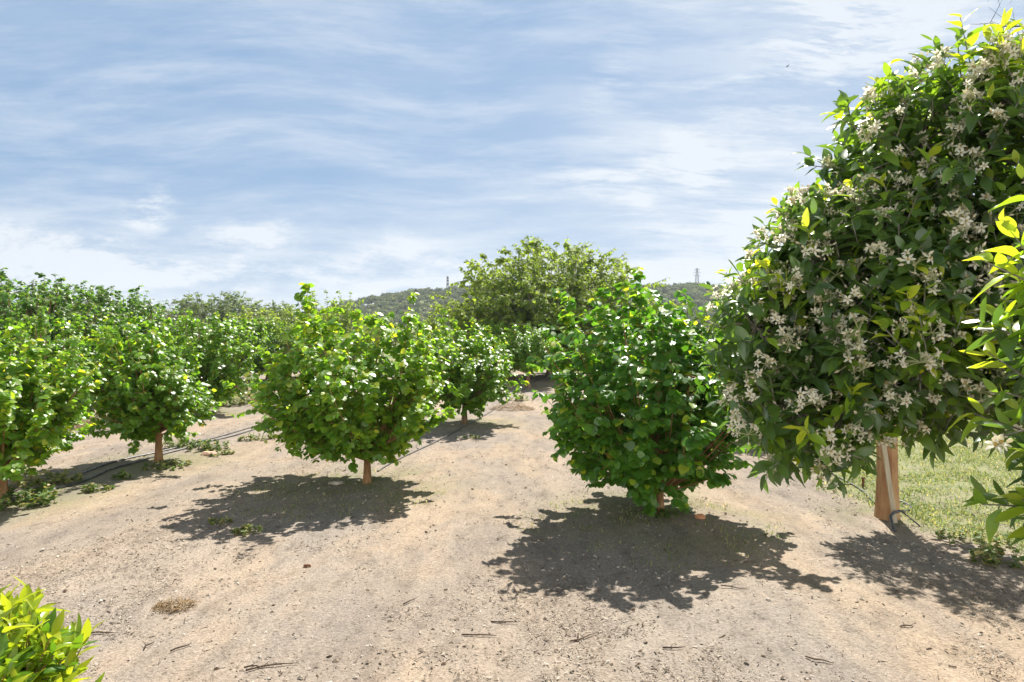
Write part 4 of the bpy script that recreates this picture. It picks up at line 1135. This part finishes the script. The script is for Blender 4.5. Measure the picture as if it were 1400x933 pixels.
def world():
    w = bpy.data.worlds.new('World'); SC.world = w; w.use_nodes = True
    nt = w.node_tree; nt.nodes.clear(); L = nt.links.new
    out = nt.nodes.new('ShaderNodeOutputWorld'); bg = nt.nodes.new('ShaderNodeBackground')
    sky = nt.nodes.new('ShaderNodeTexSky'); sky.sky_type = 'NISHITA'; sky.sun_disc = False
    sky.sun_elevation = math.radians(SUN_EL); sky.sun_rotation = math.radians(SUN_AZ)
    sky.air_density = 1.0; sky.dust_density = .6; sky.ozone_density = 2.0; sky.altitude = 100
    tc = nt.nodes.new('ShaderNodeTexCoord'); sep = nt.nodes.new('ShaderNodeSeparateXYZ'); L(tc.outputs['Generated'], sep.inputs[0])
    den = math_n(nt, 'ADD', math_n(nt, 'MAXIMUM', sep.outputs['Z'], 0.0), .13)
    u = math_n(nt, 'DIVIDE', sep.outputs['X'], den); v = math_n(nt, 'DIVIDE', sep.outputs['Y'], den)
    cmb = nt.nodes.new('ShaderNodeCombineXYZ'); L(u, cmb.inputs[0]); L(v, cmb.inputs[1])
    # broad veil on a cloud plane overhead, drawn out along the wind
    wn = nd(nt, 'ShaderNodeTexNoise', i_Scale=.6, i_Detail=1.5); L(cmb.outputs[0], wn.inputs['Vector'])
    wv = nd(nt, 'ShaderNodeVectorMath', operation='SCALE'); wv.inputs['Scale'].default_value = .35; L(wn.outputs['Color'], wv.inputs[0])
    ad = nd(nt, 'ShaderNodeVectorMath', operation='ADD'); L(cmb.outputs[0], ad.inputs[0]); L(wv.outputs[0], ad.inputs[1])

    def layer(src, rot, sc, loc, scale, det, rough, dist=0.0):
        mp = nd(nt, 'ShaderNodeMapping'); mp.inputs['Rotation'].default_value = (0, 0, math.radians(rot)); mp.inputs['Scale'].default_value = (*sc, 1); mp.inputs['Location'].default_value = loc
        L(src, mp.inputs[0]); n = nd(nt, 'ShaderNodeTexNoise', i_Scale=scale, i_Detail=det, i_Roughness=rough, i_Distortion=dist); L(mp.outputs[0], n.inputs['Vector']); return n.outputs['Fac']
    n1 = layer(ad.outputs[0], -20, (.7, 1.25), (3.1, 1.7, 0), .75, 9.0, .60)
    veil = ramp(nt, n1, [(.38, (0, 0, 0)), (.52, (.42, .42, .42)), (.68, (1, 1, 1))])
    # sky seen as slope coordinates: fine fibres of cirrus and single cloudlets
    yy = math_n(nt, 'MAXIMUM', sep.outputs['Y'], .02)
    ca = math_n(nt, 'DIVIDE', sep.outputs['X'], yy); cb = math_n(nt, 'DIVIDE', sep.outputs['Z'], yy)
    cab = nt.nodes.new('ShaderNodeCombineXYZ'); L(ca, cab.inputs[0]); L(cb, cab.inputs[1])
    w2 = nd(nt, 'ShaderNodeTexNoise', i_Scale=3.2, i_Detail=9.0, i_Roughness=.58); L(cab.outputs[0], w2.inputs['Vector'])
    w2s = nd(nt, 'ShaderNodeVectorMath', operation='SCALE'); w2s.inputs['Scale'].default_value = .20; L(w2.outputs['Color'], w2s.inputs[0])
    ab = nd(nt, 'ShaderNodeVectorMath', operation='ADD'); L(cab.outputs[0], ab.inputs[0]); L(w2s.outputs[0], ab.inputs[1])
    w3 = nd(nt, 'ShaderNodeTexNoise', i_Scale=1.7, i_Detail=1.5); L(cab.outputs[0], w3.inputs['Vector'])
    w3s = nd(nt, 'ShaderNodeVectorMath', operation='SCALE'); w3s.inputs['Scale'].default_value = .13; L(w3.outputs['Color'], w3s.inputs[0])
    ab3 = nd(nt, 'ShaderNodeVectorMath', operation='ADD'); L(cab.outputs[0], ab3.inputs[0]); L(w3s.outputs[0], ab3.inputs[1])
    f1 = layer(ab3.outputs[0], 33, (1.6, 11.0), (.3, .1, 0), 2.0, 13.0, .66)
    f2 = layer(ab3.outputs[0], -10, (1.5, 10.0), (4.3, 2.1, 0), 2.0, 13.0, .66)
    puff = layer(ab3.outputs[0], 10, (3.2, 9.0), (7.7, .4, 0), 2.8, 13.0, .68)
    fib1 = ramp(nt, f1, [(.46, (0, 0, 0)), (.53, (.4, .4, .4)), (.61, (1, 1, 1))])
    fib2 = ramp(nt, f2, [(.46, (0, 0, 0)), (.53, (.4, .4, .4)), (.62, (1, 1, 1))])

    def blob(px, py, rx, ry, rot=0.0):
        """soft ellipse of sky in slope coordinates"""
        mp = nd(nt, 'ShaderNodeMapping'); mp.vector_type = 'TEXTURE'
        mp.inputs['Location'].default_value = ((px - CX) / FPX, (CY - py) / FPX, 0); mp.inputs['Rotation'].default_value = (0, 0, math.radians(rot)); mp.inputs['Scale'].default_value = (rx / FPX, ry / FPX, 1)
        wsh = nd(nt, 'ShaderNodeVectorMath', operation='ADD'); wsh.inputs[1].default_value = (-.10, -.10, -.10); L(ab.outputs[0], wsh.inputs[0])
        L(wsh.outputs[0], mp.inputs[0]); ln = nd(nt, 'ShaderNodeVectorMath', operation='LENGTH')
        fl = nd(nt, 'ShaderNodeVectorMath', operation='MULTIPLY'); fl.inputs[1].default_value = (1, 1, 0); L(mp.outputs[0], fl.inputs[0]); L(fl.outputs[0], ln.inputs[0])
        return ramp(nt, ln.outputs['Value'], [(.0, (1, 1, 1)), (.45, (.5, .5, .5)), (1, (0, 0, 0))])

    def acc(terms):
        t = None
        for m, k in terms:
            q = math_n(nt, 'MULTIPLY', m, k); t = q if t is None else math_n(nt, 'ADD', t, q)
        return t
    pf = ramp(nt, puff, [(.40, (.0, .0, .0)), (.49, (.5, .5, .5)), (.58, (1.25, 1.25, 1.25))])
    low = acc([(blob(70, 350, 230, 62, -10), 1.15), (blob(230, 365, 260, 40), .6), (blob(212, 287, 62, 40, 20), 1.1), (blob(355, 312, 95, 30, 4), 1.1), (blob(15, 290, 60, 18), .5),
               (blob(560, 352, 330, 34), .55), (blob(560, 385, 560, 40), .5), (blob(960, 365, 360, 60), .6)])
    wsp = acc([(blob(965, 228, 75, 40, -35), 1.1), (blob(900, 240, 190, 22, 4), .8), (blob(895, 295, 95, 32, -25), .9), (blob(840, 95, 40, 70, -30), .45), (blob(1160, 40, 260, 120, 35), 1.0), (blob(1130, 10, 60, 60, 35), .9), (blob(1010, 330, 220, 60, 10), .8)])
    rgt = ramp(nt, ca, [(.02, (0, 0, 0)), (.5, (.5, .5, .5))])
    horiz = ramp(nt, sep.outputs['Z'], [(.0, (.55, .55, .55)), (.08, (.26, .26, .26)), (.2, (.02, .02, .02)), (.5, (.0, .0, .0))])
    f = math_n(nt, 'ADD', math_n(nt, 'MULTIPLY', veil, .40), math_n(nt, 'MULTIPLY', math_n(nt, 'MULTIPLY', fib1, math_n(nt, 'ADD', .35, rgt)), .5))
    f = math_n(nt, 'ADD', f, math_n(nt, 'MULTIPLY', fib2, .24))
    f = math_n(nt, 'ADD', f, math_n(nt, 'MULTIPLY', low, pf))
    f = math_n(nt, 'ADD', f, math_n(nt, 'MULTIPLY', wsp, math_n(nt, 'ADD', .06, math_n(nt, 'ADD', fib1, math_n(nt, 'MULTIPLY', fib2, .5)))))
    f = math_n(nt, 'ADD', f, math_n(nt, 'MULTIPLY', rgt, math_n(nt, 'ADD', .4, veil)))
    f = math_n(nt, 'ADD', f, horiz, True)
    f = math_n(nt, 'MULTIPLY', f, .92)
    blue = mixc(nt, .8, mixc(nt, 1.0, sky.outputs[0], SKYMUL, 'MULTIPLY'), SKYBLUE)
    col = mixc(nt, f, blue, CLOUD)
    # dimmed overhead to deepen ground shade; unseen bright clouds added behind camera as fill
    col = mixc(nt, 1.0, col, ramp(nt, sep.outputs['Z'], [(.47, (1, 1, 1)), (.8, (.28, .30, .36))]), 'MULTIPLY')
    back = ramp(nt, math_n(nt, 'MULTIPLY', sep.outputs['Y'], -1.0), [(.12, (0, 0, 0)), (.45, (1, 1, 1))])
    fill_bank = math_n(nt, 'MULTIPLY', back, ramp(nt, sep.outputs['Z'], [(.0, (.9, .9, .9)), (.35, (.8, .8, .8)), (.62, (0, 0, 0))]))
    fill_bank = math_n(nt, 'MULTIPLY', fill_bank, ramp(nt, layer(tc.outputs['Generated'], 0, (1, 1), (0, 0, 0), 3.0, 8.0, .6), [(.34, (.6, .6, .6)), (.5, (1, 1, 1))]))
    col = mixc(nt, fill_bank, col, FILL_BANK)
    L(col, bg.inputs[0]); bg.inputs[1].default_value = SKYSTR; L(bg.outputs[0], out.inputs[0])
    # sun lamp
    s = bpy.data.lights.new('sun', 'SUN'); s.energy = SUNSTR; s.angle = math.radians(.53); s.color = (1.0, .95, .87)
    o = bpy.data.objects.new('sun', s); COL.objects.link(o)
    e, a = math.radians(SUN_EL), math.radians(SUN_AZ)
    d = Vector((math.sin(a) * math.cos(e), math.cos(a) * math.cos(e), math.sin(e)))
    o.rotation_euler = d.to_track_quat('Z', 'Y').to_euler(); o.location = d * 60


def haze():
    mb = MB(); mb.box((0, 735, 31.4), (3300, 1600, 65.2)); m, nt, out = new_mat('air')
    v = nt.nodes.new('ShaderNodeVolumePrincipled'); v.inputs['Color'].default_value = (.80, .87, .95, 1); v.inputs['Density'].default_value = HAZE; v.inputs['Anisotropy'].default_value = .3
    nt.links.new(v.outputs[0], out.inputs['Volume'])
    o = mb.build('haze', m, None, False); tag(o, 'thin pale summer haze over the valley', 'haze', kind='stuff')


HAZE = .00024
SKYMUL = (.43, .43, .43)
SKYBLUE = (1.4, 2.23, 3.42)
CLOUD = (3.95, 4.2, 4.5)
FILL_BANK = (12.5, 12.3, 11.8)  # added out-of-view cloud brightness, fills the camera-facing side of the foliage
SKYSTR = .1
SUNSTR = 5.0
EXPOSURE = 1.1

t2 = place_hero()
place_others(t2)
orange_trees()
corner_shrub()
corner_conifer()
bx, by = G(1213, 708); TREE_BASES.append((bx, by, .6))
build_ground()
litter()
grass()
small_things()
hill_wood()
far_things()
world()
haze()

cam = bpy.data.cameras.new('camera'); co = bpy.data.objects.new('camera', cam); COL.objects.link(co)
co.location = (0, 0, CAMH); co.rotation_euler = (PI / 2, 0, 0)
cam.sensor_width = 36; cam.lens = FPX / 1400 * 36; cam.clip_start = .05; cam.clip_end = 5000
SC.camera = co
vs = SC.view_settings; vs.view_transform = 'Standard'; vs.look = 'None'; vs.gamma = 1; vs.exposure = EXPOSURE; vs.use_curve_mapping = False
SC.cycles.max_bounces = 12; SC.cycles.diffuse_bounces = 8; SC.cycles.volume_bounces = 0; SC.cycles.transmission_bounces = 6; SC.cycles.transparent_max_bounces = 4
SC.cycles.use_denoising = True
